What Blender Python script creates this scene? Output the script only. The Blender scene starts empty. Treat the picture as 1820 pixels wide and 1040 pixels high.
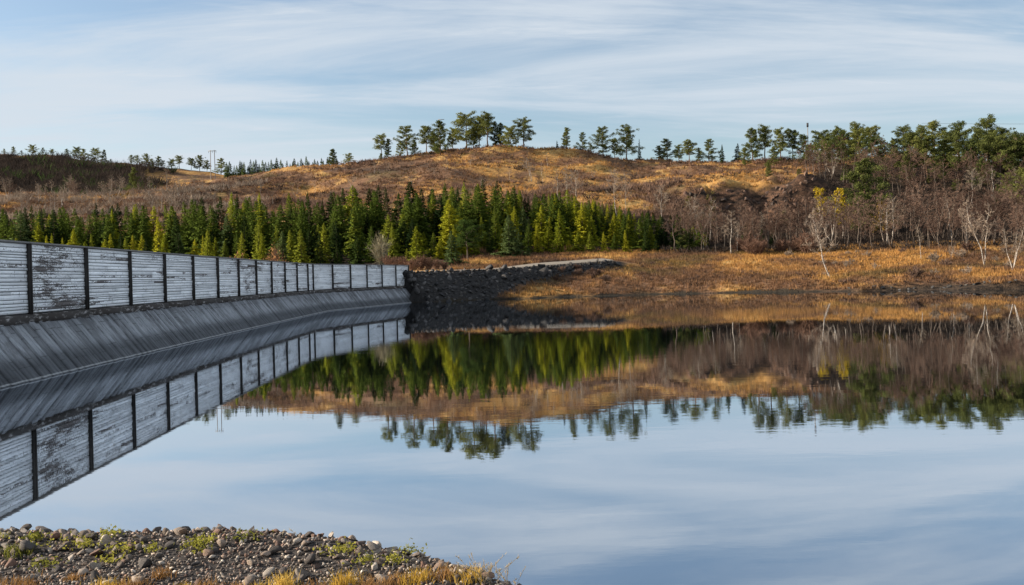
import bpy, math, random
import numpy as np
from mathutils import Vector

scene = bpy.context.scene
COL = scene.collection
R = math.radians
F, CX, HY, ROLL, CAMH = 1800.0, 910.0, 489.7, R(1.5), 4.0      # lens in photo pixels, horizon row, roll, eye height above water
CR, SR = math.cos(ROLL), math.sin(ROLL)

# ------------------------------------------------------------------ camera
cam_data = bpy.data.cameras.new('camera')
cam_data.sensor_width = 36.0
cam_data.lens = 36.0 * F / 1820.0
cam_data.shift_y = (HY - 520.0) / 1820.0
cam_data.clip_start = 0.1
cam_data.clip_end = 6000.0
cam = bpy.data.objects.new('camera', cam_data)
cam.location = (0, 0, CAMH)
cam.rotation_euler = (R(90), ROLL, 0)
COL.objects.link(cam)
scene.camera = cam

# ------------------------------------------------------------------ sky and sun
SUN_EL, SUN_FRONT = R(21), R(6)
sun_vec = Vector((-math.cos(SUN_EL) * math.cos(SUN_FRONT), math.cos(SUN_EL) * math.sin(SUN_FRONT), math.sin(SUN_EL)))
sl = bpy.data.lights.new('sun', 'SUN')
sl.energy = 5.0
sl.angle = R(0.5)
sl.color = (1.0, 0.88, 0.72)
so = bpy.data.objects.new('sun', sl)
so.rotation_euler = sun_vec.to_track_quat('Z', 'Y').to_euler()
COL.objects.link(so)

world = bpy.data.worlds.new('World')
scene.world = world
world.use_nodes = True
wn, wl = world.node_tree.nodes, world.node_tree.links
wn.clear()
def wnode(t, **kw):
    n = wn.new(t)
    for k, v in kw.items():
        setattr(n, k, v)
    return n
sky = wnode('ShaderNodeTexSky', sky_type='NISHITA', sun_disc=False)
sky.sun_elevation = SUN_EL
sky.sun_rotation = math.atan2(sun_vec.x, sun_vec.y)
sky.air_density, sky.dust_density, sky.ozone_density = 1.0, 1.0, 1.6
tc = wnode('ShaderNodeTexCoord')
sep = wnode('ShaderNodeSeparateXYZ')
wl.new(tc.outputs['Generated'], sep.inputs[0])
def wmath(op, a, b=None):
    n = wnode('ShaderNodeMath', operation=op)
    for i, v in enumerate((a, b)):
        if v is None: continue
        if isinstance(v, (int, float)): n.inputs[i].default_value = v
        else: wl.new(v, n.inputs[i])
    return n.outputs[0]
zz = wmath('ADD', wmath('MAXIMUM', sep.outputs['Z'], 0.0), 0.10)
cx_, cy_ = wmath('DIVIDE', sep.outputs['X'], zz), wmath('DIVIDE', sep.outputs['Y'], zz)
comb = wnode('ShaderNodeCombineXYZ')
wl.new(wmath('ADD', wmath('MULTIPLY', cx_, 0.30), wmath('MULTIPLY', cy_, 0.15)), comb.inputs[0])
wl.new(wmath('SUBTRACT', wmath('MULTIPLY', cy_, 1.05), wmath('MULTIPLY', cx_, 0.16)), comb.inputs[1])
def wnoise(scale, detail, rough, dist, off):
    m = wnode('ShaderNodeVectorMath', operation='ADD'); wl.new(comb.outputs[0], m.inputs[0]); m.inputs[1].default_value = off
    n = wnode('ShaderNodeTexNoise'); n.inputs['Scale'].default_value = scale; n.inputs['Detail'].default_value = detail
    n.inputs['Roughness'].default_value = rough; n.inputs['Distortion'].default_value = dist
    wl.new(m.outputs[0], n.inputs['Vector'])
    return n.outputs['Fac']
def wramp(fac, a, b, va=0.0, vb=1.0):
    n = wnode('ShaderNodeMapRange', interpolation_type='SMOOTHSTEP')
    wl.new(fac, n.inputs['Value'])
    for i, v in zip(('From Min', 'From Max', 'To Min', 'To Max'), (a, b, va, vb)): n.inputs[i].default_value = v
    return n.outputs['Result']
veil = wramp(wnoise(1.0, 9, 0.60, 0.9, (5.7, 1.4, 0)), 0.36, 0.64, 0.05, 0.90)
wisp = wramp(wnoise(3.0, 10, 0.66, 1.6, (11.3, 2.2, 0)), 0.50, 0.80, 0.0, 0.38)
cloud_fac = wmath('MINIMUM', wmath('ADD', veil, wisp), 0.95)
# blue-grey sky under thin cloud: the clear part is the Nishita sky, the veil is lit cloud
mix = wnode('ShaderNodeMix', data_type='RGBA')
wl.new(cloud_fac, mix.inputs['Factor'])
CLEAR_GAIN = 1.0
wl.new(sky.outputs[0], mix.inputs['A'])
mix.inputs['B'].default_value = (4.25, 4.7, 5.2, 1)
bg = wnode('ShaderNodeBackground')
bg.inputs['Strength'].default_value = 0.073
wl.new(mix.outputs['Result'], bg.inputs['Color'])
wo = wnode('ShaderNodeOutputWorld')
wl.new(bg.outputs[0], wo.inputs['Surface'])

scene.view_settings.view_transform = 'Standard'
scene.view_settings.look = 'None'
scene.view_settings.exposure = 1.12
scene.view_settings.gamma = 1.0
scene.view_settings.use_curve_mapping = False
scene.cycles.max_bounces = 6
scene.cycles.diffuse_bounces = 2
scene.cycles.glossy_bounces = 3
scene.cycles.transparent_max_bounces = 4
scene.cycles.use_denoising = True

# ------------------------------------------------------------------ helpers
rng = np.random.default_rng(7)

def img(X, Y, Z):
    a, b = F * X / Y, F * (Z - CAMH) / Y
    return CX + a * CR - b * SR, HY - (a * SR + b * CR)

def height_at(px, py, D):
    dx, dy = px - CX, HY - py
    return CAMH + D / F * (-dx * SR + dy * CR)

def hash2(ix, iy, seed):
    h = (ix.astype(np.int64) * 374761393 + iy.astype(np.int64) * 668265263 + seed * 982451653) & 0x7fffffff
    h = ((h ^ (h >> 13)) * 1274126177) & 0x7fffffff
    return ((h ^ (h >> 16)) & 0xffff) / 65535.0

def vnoise(x, y, seed=0):
    x, y = np.asarray(x, float), np.asarray(y, float)
    ix, iy = np.floor(x), np.floor(y)
    fx, fy = x - ix, y - iy
    fx, fy = fx * fx * (3 - 2 * fx), fy * fy * (3 - 2 * fy)
    a, b = hash2(ix, iy, seed), hash2(ix + 1, iy, seed)
    c, d = hash2(ix, iy + 1, seed), hash2(ix + 1, iy + 1, seed)
    return (a * (1 - fx) + b * fx) * (1 - fy) + (c * (1 - fx) + d * fx) * fy - 0.5

def fbm(x, y, seed=0, octs=4):
    s, a = 0, 1.0
    for o in range(octs):
        s = s + a * vnoise(np.asarray(x) * 2 ** o, np.asarray(y) * 2 ** o, seed + o * 17)
        a *= 0.5
    return s

def sstep(a, b, x):
    t = np.clip((x - a) / (b - a), 0, 1)
    return t * t * (3 - 2 * t)

def mesh_of(name, V, T=None, Q=None, mats=(), mat_idx=None, smooth=False):
    V = np.asarray(V, np.float32).reshape(-1, 3)
    T = np.zeros((0, 3), np.int32) if T is None or len(T) == 0 else np.asarray(T, np.int32).reshape(-1, 3)
    Q = np.zeros((0, 4), np.int32) if Q is None or len(Q) == 0 else np.asarray(Q, np.int32).reshape(-1, 4)
    me = bpy.data.meshes.new(name)
    nl = T.size + Q.size
    me.vertices.add(len(V)); me.vertices.foreach_set('co', V.ravel())
    me.loops.add(nl); me.loops.foreach_set('vertex_index', np.concatenate([T.ravel(), Q.ravel()]))
    me.polygons.add(len(T) + len(Q))
    starts = np.concatenate([np.arange(len(T)) * 3, T.size + np.arange(len(Q)) * 4]).astype(np.int32)
    me.polygons.foreach_set('loop_start', starts)
    if smooth: me.polygons.foreach_set('use_smooth', np.ones(len(starts), bool))
    for m in mats: me.materials.append(m)
    if mat_idx is not None: me.polygons.foreach_set('material_index', np.asarray(mat_idx, np.int32))
    me.update(calc_edges=True)
    me.validate()
    return me

def obj(name, data, parent=None, loc=(0, 0, 0), rot=(0, 0, 0), scale=(1, 1, 1), **props):
    o = bpy.data.objects.new(name, data)
    COL.objects.link(o)
    o.parent = parent
    o.location, o.rotation_euler, o.scale = loc, rot, scale
    for k, v in props.items():
        if v is not None: o[k] = v
    return o

def box_arrays(x0, x1, y0, y1, z0, z1):
    V = np.array([[x, y, z] for z in (z0, z1) for y in (y0, y1) for x in (x0, x1)], float)
    Q = np.array([[0, 2, 3, 1], [4, 5, 7, 6], [0, 1, 5, 4], [2, 6, 7, 3], [0, 4, 6, 2], [1, 3, 7, 5]])
    return V, Q

class Acc:
    """collects triangles / quads for one mesh"""
    def __init__(s): s.V, s.T, s.Q, s.n = [], [], [], 0
    def add(s, V, T=None, Q=None):
        V = np.asarray(V, float).reshape(-1, 3)
        if T is not None and len(T): s.T.append(np.asarray(T) + s.n)
        if Q is not None and len(Q): s.Q.append(np.asarray(Q) + s.n)
        s.V.append(V); s.n += len(V)
    def tube(s, pts, radii, sides=5):
        pts = np.asarray(pts, float); k = len(pts)
        d = np.gradient(pts, axis=0); d /= np.linalg.norm(d, axis=1)[:, None] + 1e-9
        up = np.array([0.31, 0.17, 0.93]); up2 = np.array([0.95, 0.2, 0.1])
        u = np.cross(d, up); bad = np.linalg.norm(u, axis=1) < 0.4
        u[bad] = np.cross(d[bad], up2)
        u /= np.linalg.norm(u, axis=1)[:, None]
        v = np.cross(d, u)
        an = np.arange(sides) * 2 * np.pi / sides
        ring = (u[:, None, :] * np.cos(an)[None, :, None] + v[:, None, :] * np.sin(an)[None, :, None]) * np.asarray(radii, float)[:, None, None] + pts[:, None, :]
        i = np.arange(k - 1)[:, None] * sides; j = np.arange(sides)[None, :]; j2 = (j + 1) % sides
        Q = np.stack([i + j, i + j2, i + sides + j2, i + sides + j], -1).reshape(-1, 4)
        s.add(ring.reshape(-1, 3), Q=Q)
    def slivers(s, P, Dv, W):
        """thin triangles from base P along Dv with base half-width vector W"""
        P, Dv, W = (np.asarray(a, float).reshape(-1, 3) for a in (P, Dv, W))
        V = np.stack([P - W, P + W, P + Dv], 1).reshape(-1, 3)
        s.add(V, T=np.arange(len(V)).reshape(-1, 3))
    def quads(s, C, A, B):
        C, A, B = (np.asarray(a, float).reshape(-1, 3) for a in (C, A, B))
        V = np.stack([C - A, C - B * 0.6, C + A, C + B], 1).reshape(-1, 3)
        s.add(V, Q=np.arange(len(V)).reshape(-1, 4))
    def mesh(s, name, mats, smooth=False):
        return mesh_of(name, np.concatenate(s.V), np.concatenate(s.T) if s.T else None, np.concatenate(s.Q) if s.Q else None, mats, smooth=smooth)

def unit(v):
    return v / (np.linalg.norm(v, axis=-1, keepdims=True) + 1e-9)

# ------------------------------------------------------------------ materials
def new_mat(name):
    m = bpy.data.materials.new(name); m.use_nodes = True
    m.node_tree.nodes.clear()
    return m, m.node_tree.nodes, m.node_tree.links

class NT:
    def __init__(s, name):
        s.m, s.n, s.l = new_mat(name)
        s.out = s.n.new('ShaderNodeOutputMaterial')
    def node(s, t, ins=None, **kw):
        n = s.n.new(t)
        for k, v in kw.items(): setattr(n, k, v)
        for k, v in (ins or {}).items(): s.set(n.inputs[k], v)
        return n
    def set(s, sock, v):
        if isinstance(v, bpy.types.NodeSocket): s.l.new(v, sock)
        else:
            if sock.type == 'RGBA' and len(v) == 3: v = (*v, 1)
            sock.default_value = v
    def noise(s, scale, detail=4, rough=0.55, vec=None, dist=0.0):
        n = s.node('ShaderNodeTexNoise', {'Scale': scale, 'Detail': detail, 'Roughness': rough, 'Distortion': dist})
        if vec is not None: s.l.new(vec, n.inputs['Vector'])
        return n.outputs['Fac']
    def ramp(s, fac, a, b, va=0.0, vb=1.0):
        n = s.node('ShaderNodeMapRange', {'Value': fac, 'From Min': a, 'From Max': b, 'To Min': va, 'To Max': vb}, interpolation_type='SMOOTHSTEP')
        return n.outputs['Result']
    def mix(s, fac, a, b, mode='MIX'):
        n = s.node('ShaderNodeMix', data_type='RGBA', blend_type=mode)
        s.set(n.inputs['Factor'], fac); s.set(n.inputs['A'], a); s.set(n.inputs['B'], b)
        return n.outputs['Result']
    def math(s, op, a, b=0.0):
        n = s.node('ShaderNodeMath', operation=op); s.set(n.inputs[0], a); s.set(n.inputs[1], b)
        return n.outputs[0]
    def scale_col(s, col, fac):
        n = s.node('ShaderNodeVectorMath', operation='SCALE'); s.set(n.inputs[0], col); s.set(n.inputs['Scale'], fac)
        return n.outputs[0]
    def mapped(s, vec, scale=(1, 1, 1), rot=(0, 0, 0)):
        n = s.node('ShaderNodeMapping', {'Scale': scale, 'Rotation': rot}); s.l.new(vec, n.inputs['Vector'])
        return n.outputs[0]
    def pos(s): return s.node('ShaderNodeNewGeometry').outputs['Position']
    def objco(s): return s.node('ShaderNodeTexCoord').outputs['Object']
    def rand(s): return s.node('ShaderNodeObjectInfo').outputs['Random']
    def island(s): return s.node('ShaderNodeNewGeometry').outputs['Random Per Island']
    def bump(s, h, strength=0.5, dist=0.02):
        return s.node('ShaderNodeBump', {'Height': h, 'Strength': strength, 'Distance': dist}).outputs[0]
    def principled(s, col, rough=0.85, normal=None, spec=0.3):
        p = s.node('ShaderNodeBsdfPrincipled', {'Base Color': col, 'Roughness': rough, 'Specular IOR Level': spec})
        if normal is not None: s.l.new(normal, p.inputs['Normal'])
        return p.outputs[0]
    def done(s, shader):
        s.l.new(shader, s.out.inputs['Surface']); return s.m

def foliage_mat(name, a, b, trans=0.42, tip=None):
    t = NT(name)
    f = t.math('ADD', t.math('MULTIPLY', t.rand(), 0.7), t.math('MULTIPLY', t.noise(0.7, 3, vec=t.objco()), 0.5))
    c = t.mix(t.ramp(f, 0.15, 1.0), a, b)
    c = t.scale_col(c, t.ramp(t.island(), 0, 1, 0.7, 1.3))
    d = t.node('ShaderNodeBsdfDiffuse', {'Color': c})
    tr = t.node('ShaderNodeBsdfTranslucent', {'Color': t.scale_col(c, 1.2)})
    mx = t.node('ShaderNodeMixShader', {'Fac': trans}); t.l.new(d.outputs[0], mx.inputs[1]); t.l.new(tr.outputs[0], mx.inputs[2])
    return t.done(mx.outputs[0])

M = {}
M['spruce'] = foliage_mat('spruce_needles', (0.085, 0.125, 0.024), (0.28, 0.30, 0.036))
M['spruce_lime'] = foliage_mat('sunlit_spruce_needles', (0.19, 0.22, 0.022), (0.36, 0.345, 0.030))  # lighter needle copy with sunlight put into the colour
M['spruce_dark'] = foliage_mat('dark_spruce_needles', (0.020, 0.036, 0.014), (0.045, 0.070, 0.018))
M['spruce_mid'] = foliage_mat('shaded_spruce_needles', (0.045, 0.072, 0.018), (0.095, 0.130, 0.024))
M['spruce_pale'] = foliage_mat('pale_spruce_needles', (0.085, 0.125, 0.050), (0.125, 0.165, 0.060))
M['pine'] = foliage_mat('pine_needles', (0.070, 0.088, 0.030), (0.165, 0.172, 0.048), 0.35)
M['yellow_leaf'] = foliage_mat('yellow_leaves', (0.38, 0.27, 0.025), (0.50, 0.38, 0.04), 0.4)
M['ochre_leaf'] = foliage_mat('ochre_leaves', (0.20, 0.13, 0.035), (0.28, 0.18, 0.05), 0.35)
M['olive_leaf'] = foliage_mat('olive_leaves', (0.10, 0.085, 0.03), (0.15, 0.12, 0.04), 0.35)
M['rust_leaf'] = foliage_mat('rust_leaves', (0.30, 0.14, 0.055), (0.40, 0.21, 0.09), 0.3)
M['twig'] = foliage_mat('bare_twigs', (0.085, 0.052, 0.040), (0.195, 0.128, 0.095), 0.15)
M['twig_pale'] = foliage_mat('pale_twigs', (0.21, 0.165, 0.125), (0.30, 0.235, 0.18), 0.1)
M['twig_red'] = foliage_mat('reddish_twigs', (0.13, 0.075, 0.055), (0.19, 0.115, 0.08), 0.1)
M['lichen'] = foliage_mat('lichen_twigs', (0.17, 0.15, 0.10), (0.27, 0.24, 0.16), 0.1)
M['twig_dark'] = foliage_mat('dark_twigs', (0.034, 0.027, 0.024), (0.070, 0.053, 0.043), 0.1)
M['weed'] = foliage_mat('weed_leaves', (0.15, 0.155, 0.030), (0.29, 0.27, 0.05), 0.4)
M['dry_grass'] = foliage_mat('dry_grass', (0.42, 0.27, 0.05), (0.58, 0.40, 0.10), 0.4)
M['rust_grass'] = foliage_mat('rusty_grass', (0.25, 0.135, 0.05), (0.36, 0.21, 0.085), 0.35)
M['straw'] = foliage_mat('straw', (0.42, 0.34, 0.22), (0.56, 0.47, 0.33), 0.3)

t = NT('pine_bark'); M['pine_bark'] = t.done(t.principled(t.mix(t.noise(2.0, 4, vec=t.objco()), (0.05, 0.035, 0.028), (0.15, 0.085, 0.05)), 0.95))
t = NT('spruce_bark'); M['spruce_bark'] = t.done(t.principled(t.mix(t.noise(3.0, 4, vec=t.objco()), (0.035, 0.028, 0.022), (0.10, 0.075, 0.06)), 0.95))
t = NT('birch_bark')
bands = t.noise(6.0, 4, 0.6, t.mapped(t.objco(), (0.6, 0.6, 1.8)))
M['birch_bark'] = t.done(t.principled(t.mix(t.ramp(bands, 0.42, 0.52), (0.10, 0.085, 0.07), (0.46, 0.40, 0.34)), 0.85))
t = NT('grey_bark'); M['grey_bark'] = t.done(t.principled(t.mix(t.noise(3.0, 4, vec=t.objco()), (0.06, 0.045, 0.036), (0.20, 0.155, 0.12)), 0.95))

def ground_colour(t):
    """golden grass / brown heather patches by world position; shared by the hill and what grows on it"""
    p = t.pos()
    flat = t.mapped(p, (1.0, 0.55, 1.6))
    big = t.noise(0.020, 5, 0.58, flat, 0.4)
    mid = t.noise(0.085, 5, 0.6, flat, 0.3)
    fine = t.noise(0.8, 4, 0.65, p)
    sp_ = t.node('ShaderNodeSeparateXYZ'); t.l.new(p, sp_.inputs[0])
    f = t.math('ADD', t.math('MULTIPLY', big, 0.62), t.math('MULTIPLY', mid, 0.48))
    f = t.math('ADD', f, t.math('ADD', t.ramp(sp_.outputs['Y'], 225, 245, 0.030, 0.0), 0.006))     # the shore meadow is grassier than the heath
    c = t.mix(t.ramp(f, 0.42, 0.53), (0.075, 0.050, 0.036), (0.165, 0.092, 0.052))
    c = t.mix(t.ramp(f, 0.53, 0.63), c, (0.37, 0.20, 0.066))
    c = t.mix(t.math('MULTIPLY', t.ramp(mid, 0.56, 0.66), 0.6), c, (0.48, 0.31, 0.12))
    c = t.mix(t.math('MULTIPLY', t.ramp(t.noise(0.05, 4, 0.6, t.mapped(p, (1, 1, 1), (0, 0, 1.1))), 0.55, 0.68), 0.55), c, (0.10, 0.085, 0.035))
    return t.scale_col(c, t.ramp(fine, 0.25, 0.75, 0.62, 1.35)), p, fine

t = NT('hill_ground')
c, p, fine = ground_colour(t)
# forest floor, rock on steep faces, wet dark margin at the water
g = t.node('ShaderNodeNewGeometry')
nz = t.node('ShaderNodeSeparateXYZ'); t.l.new(g.outputs['Normal'], nz.inputs[0])
pz = t.node('ShaderNodeSeparateXYZ'); t.l.new(p, pz.inputs[0])
rock_n = t.noise(0.35, 6, 0.65, t.mapped(p, (1, 1, 2.2)))
rockc = t.mix(t.ramp(rock_n, 0.35, 0.68), (0.018, 0.014, 0.012), (0.13, 0.072, 0.045))
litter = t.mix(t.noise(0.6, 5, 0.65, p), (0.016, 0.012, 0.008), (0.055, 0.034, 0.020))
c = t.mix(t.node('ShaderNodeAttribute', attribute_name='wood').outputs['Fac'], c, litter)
c = t.mix(t.math('MAXIMUM', t.ramp(nz.outputs['Z'], 0.62, 0.80, 1, 0), t.node('ShaderNodeAttribute', attribute_name='cliff').outputs['Fac']), c, rockc)
c = t.mix(t.node('ShaderNodeAttribute', attribute_name='rubble').outputs['Fac'], c, t.mix(t.noise(1.2, 5, 0.7, p), (0.012, 0.012, 0.013), (0.06, 0.055, 0.052)))
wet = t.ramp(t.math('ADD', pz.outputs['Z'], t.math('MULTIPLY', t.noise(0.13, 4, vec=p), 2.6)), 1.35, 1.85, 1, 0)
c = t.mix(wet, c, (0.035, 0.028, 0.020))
c = t.mix(t.node('ShaderNodeAttribute', attribute_name='bank_shade').outputs['Fac'], c, t.mix(t.ramp(t.noise(0.9, 5, 0.7, p), 0.35, 0.7), (0.014, 0.011, 0.009), (0.085, 0.058, 0.038)))  # eroded right bank: shade of the undercut put into the earth colour
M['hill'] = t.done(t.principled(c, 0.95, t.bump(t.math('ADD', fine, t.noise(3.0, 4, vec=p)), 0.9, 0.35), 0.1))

t = NT('heath_tufts'); c, p, fine = ground_colour(t)
c = t.scale_col(c, t.ramp(t.island(), 0, 1, 0.7, 1.55))
d = t.node('ShaderNodeBsdfDiffuse', {'Color': c}); tr = t.node('ShaderNodeBsdfTranslucent', {'Color': c})
mx = t.node('ShaderNodeMixShader', {'Fac': 0.35}); t.l.new(d.outputs[0], mx.inputs[1]); t.l.new(tr.outputs[0], mx.inputs[2])
M['heath'] = t.done(mx.outputs[0])

def stone_mat(name, cols, scale=9.0, lichen=True):
    t = NT(name)
    r = t.math('FRACT', t.math('ADD', t.rand(), t.island()))
    cr = t.node('ShaderNodeValToRGB'); t.l.new(r, cr.inputs[0])
    e = cr.color_ramp.elements
    while len(e) < len(cols): e.new(0.5)
    for i, cc in enumerate(cols):
        e[i].position = i / (len(cols) - 1); e[i].color = (*cc, 1)
    n = t.noise(scale, 6, 0.65, t.objco())
    c = t.scale_col(cr.outputs[0], t.ramp(n, 0.25, 0.75, 0.6, 1.35))
    if lichen: c = t.mix(t.ramp(t.noise(scale * 0.6, 4, 0.6, t.objco()), 0.6, 0.68), c, t.scale_col(c, 1.7))
    return t.done(t.principled(c, 0.8, t.bump(n, 0.7, 0.3 / scale), 0.3))
M['stone'] = stone_mat('gravel_stone', [(0.060, 0.052, 0.050), (0.20, 0.152, 0.118), (0.038, 0.034, 0.035), (0.36, 0.285, 0.225), (0.19, 0.105, 0.073), (0.095, 0.08, 0.073), (0.54, 0.46, 0.38), (0.048, 0.043, 0.044)], 22)
M['boulder'] = stone_mat('embankment_rock', [(0.020, 0.019, 0.020), (0.048, 0.045, 0.043), (0.014, 0.014, 0.015), (0.11, 0.10, 0.095), (0.030, 0.027, 0.026), (0.06, 0.053, 0.046)], 2.2)
M['cliff'] = stone_mat('cliff_rock', [(0.035, 0.026, 0.022), (0.10, 0.055, 0.038), (0.055, 0.038, 0.03), (0.17, 0.10, 0.065), (0.03, 0.024, 0.02)], 0.9)
t = NT('gravel_ground')
n1 = t.noise(28, 6, 0.7, t.pos())
M['gravel'] = t.done(t.principled(t.mix(t.ramp(n1, 0.35, 0.7), (0.025, 0.022, 0.022), (0.11, 0.095, 0.085)), 0.95, t.bump(n1, 1.0, 0.03), 0.1))  # ground colour darkened to paint shadow into the gaps between stones
t = NT('track_gravel')
n1 = t.noise(1.2, 6, 0.7, t.pos())
M['track'] = t.done(t.principled(t.mix(n1, (0.19, 0.16, 0.125), (0.30, 0.26, 0.21)), 0.95))

# timber facing of the dam: flaking white paint over grey-brown wood
def plank_mat():
    t = NT('flaking_white_plank')
    u = t.node('ShaderNodeAttribute', attribute_name='along').outputs['Vector']      # metres: along, up, plank id
    usep = t.node('ShaderNodeSeparateXYZ'); t.l.new(u, usep.inputs[0])
    r = t.math('FRACT', t.math('ADD', t.rand(), t.island()))
    off = t.node('ShaderNodeCombineXYZ'); t.l.new(t.math('MULTIPLY', r, 37.0), off.inputs[0]); t.l.new(t.math('MULTIPLY', r, 11.0), off.inputs[1])
    pv = t.node('ShaderNodeVectorMath', operation='ADD'); t.l.new(u, pv.inputs[0]); t.l.new(off.outputs[0], pv.inputs[1])
    grain = t.noise(1.0, 6, 0.7, t.mapped(pv.outputs[0], (1.6, 24, 1)), 0.3)
    flake = t.noise(1.0, 7, 0.68, t.mapped(pv.outputs[0], (0.9, 7.5, 1)), 0.8)
    chips = t.noise(1.0, 5, 0.7, t.mapped(pv.outputs[0], (7.0, 13, 1)), 0.4)
    patch = t.noise(0.30, 3, 0.6, t.mapped(t.pos(), (1.0, 0.55, 2.6)))
    f = t.math('ADD', t.math('MULTIPLY', flake, 0.50), t.math('MULTIPLY', chips, 0.50))
    thr = t.math('ADD', t.ramp(patch, 0.42, 0.72, -0.01, 0.13), t.math('ADD', usep.outputs['Z'], t.ramp(r, 0.86, 1.0, 0.0, 0.16)))
    bare = t.ramp(t.math('SUBTRACT', f, t.math('SUBTRACT', 0.640, thr)), -0.03, 0.04)
    tick = t.ramp(t.noise(1.0, 2, 0.5, t.mapped(pv.outputs[0], (6.5, 2.2, 1))), 0.655, 0.70)
    bare = t.math('MAXIMUM', bare, t.math('MULTIPLY', tick, 0.75))
    paint = t.mix(t.ramp(grain, 0.3, 0.7), (0.70, 0.72, 0.75), (0.93, 0.94, 0.95))
    paint = t.scale_col(paint, t.ramp(r, 0, 1, 0.82, 1.1))
    wood = t.mix(grain, (0.05, 0.045, 0.045), (0.20, 0.175, 0.165))
    c = t.mix(bare, paint, wood)
    h = t.math('ADD', t.math('MULTIPLY', bare, -0.5), grain)
    return t.done(t.principled(c, 0.8, t.bump(h, 0.6, 0.012), 0.2))
M['plank'] = plank_mat()
t = NT('dark_tarred_post'); n = t.noise(3, 5, 0.6, t.pos()); M['post'] = t.done(t.principled(t.mix(n, (0.012, 0.012, 0.013), (0.045, 0.038, 0.034)), 0.8))
t = NT('weathered_ledge'); n = t.noise(1.3, 6, 0.7, t.mapped(t.pos(), (1, 1, 4)))
M['ledge'] = t.done(t.principled(t.mix(t.ramp(n, 0.52, 0.66), (0.045, 0.038, 0.034), (0.34, 0.32, 0.31)), 0.9))
t = NT('cap_board'); n = t.noise(1.3, 6, 0.7, t.mapped(t.pos(), (1, 1, 4))); M['cap'] = t.done(t.principled(t.mix(n, (0.10, 0.095, 0.09), (0.30, 0.29, 0.28)), 0.9))
t = NT('dam_concrete'); n = t.noise(0.8, 6, 0.7, t.pos()); M['concrete'] = t.done(t.principled(t.mix(n, (0.05, 0.05, 0.05), (0.10, 0.10, 0.10)), 0.9))
def apron_mat():
    t = NT('apron_boards')
    u = t.node('ShaderNodeAttribute', attribute_name='along').outputs['Vector']
    r = t.math('FRACT', t.math('ADD', t.rand(), t.island()))
    off = t.node('ShaderNodeCombineXYZ'); t.l.new(t.math('MULTIPLY', r, 53.0), off.inputs[0])
    pv = t.node('ShaderNodeVectorMath', operation='ADD'); t.l.new(u, pv.inputs[0]); t.l.new(off.outputs[0], pv.inputs[1])
    grain = t.noise(1.0, 6, 0.72, t.mapped(pv.outputs[0], (34, 1.6, 1)), 0.2)
    blot = t.noise(0.5, 5, 0.62, t.pos())
    pz = t.node('ShaderNodeSeparateXYZ'); t.l.new(t.pos(), pz.inputs[0])
    c = t.mix(t.ramp(grain, 0.3, 0.75), (0.14, 0.147, 0.16), (0.44, 0.455, 0.48))
    c = t.scale_col(c, t.ramp(r, 0, 1, 0.62, 1.2))
    c = t.mix(t.ramp(blot, 0.48, 0.66, 0, 0.65), c, (0.075, 0.075, 0.078))
    usp = t.node('ShaderNodeSeparateXYZ'); t.l.new(u, usp.inputs[0])
    joint = t.ramp(t.math('ABSOLUTE', t.math('SUBTRACT', t.math('FRACT', t.math('ADD', t.math('MULTIPLY', usp.outputs['Y'], 0.55), t.math('MULTIPLY', t.math('FLOOR', t.math('MULTIPLY', r, 3.0)), 0.21))), 0.5)), 0.004, 0.016, 0.75, 0)
    c = t.mix(joint, c, (0.03, 0.03, 0.032))
    damp = t.ramp(t.math('ADD', pz.outputs['Z'], t.math('MULTIPLY', blot, 0.9)), 1.05, 1.75, 1, 0)       # damp band left by the higher water
    c = t.mix(t.math('MULTIPLY', damp, 0.78), c, (0.035, 0.037, 0.042))
    tide = t.ramp(t.math('ABSOLUTE', t.math('SUBTRACT', pz.outputs['Z'], 0.07)), 0.015, 0.045, 1, 0)      # pale scum line at the water
    c = t.mix(t.math('MULTIPLY', tide, 0.7), c, (0.42, 0.42, 0.42))
    return t.done(t.principled(c, 0.75, t.bump(grain, 0.5, 0.01), 0.3))
M['apron'] = apron_mat()
t = NT('grey_pole_wood'); n = t.noise(4, 4, vec=t.objco()); M['pole'] = t.done(t.principled(t.mix(n, (0.20, 0.18, 0.16), (0.34, 0.31, 0.28)), 0.9))
t = NT('cable'); M['cable'] = t.done(t.principled((0.05, 0.05, 0.055), 0.6))

def water_mat():
    t = NT('still_water')
    p = t.pos()
    # broad patches of breeze between mirror-calm stretches
    calm = t.ramp(t.noise(0.030, 4, 0.6, t.mapped(p, (0.5, 1.0, 1))), 0.42, 0.68)
    rip = t.math('ADD', t.noise(1.0, 4, 0.55, t.mapped(p, (0.55, 1.5, 1))), t.math('MULTIPLY', t.noise(5.0, 3, 0.6, t.mapped(p, (0.6, 1.2, 1))), 0.10))
    b = t.node('ShaderNodeBump', {'Height': rip, 'Distance': 0.010}); t.set(b.inputs['Strength'], t.math('ADD', 0.045, t.math('MULTIPLY', calm, 0.28)))
    gl = t.node('ShaderNodeBsdfGlossy', {'Color': (0.80, 0.84, 0.89), 'Roughness': 0.012}); t.l.new(b.outputs[0], gl.inputs['Normal'])
    body = t.node('ShaderNodeBsdfDiffuse', {'Color': (0.030, 0.034, 0.036)})
    fr = t.node('ShaderNodeFresnel', {'IOR': 1.75}); t.l.new(b.outputs[0], fr.inputs['Normal'])
    fac = t.ramp(fr.outputs[0], 0.06, 0.55, 0.64, 0.97)
    mx = t.node('ShaderNodeMixShader'); t.l.new(fac, mx.inputs[0]); t.l.new(body.outputs[0], mx.inputs[1]); t.l.new(gl.outputs[0], mx.inputs[2])
    return t.done(mx.outputs[0])
M['water'] = water_mat()

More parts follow.
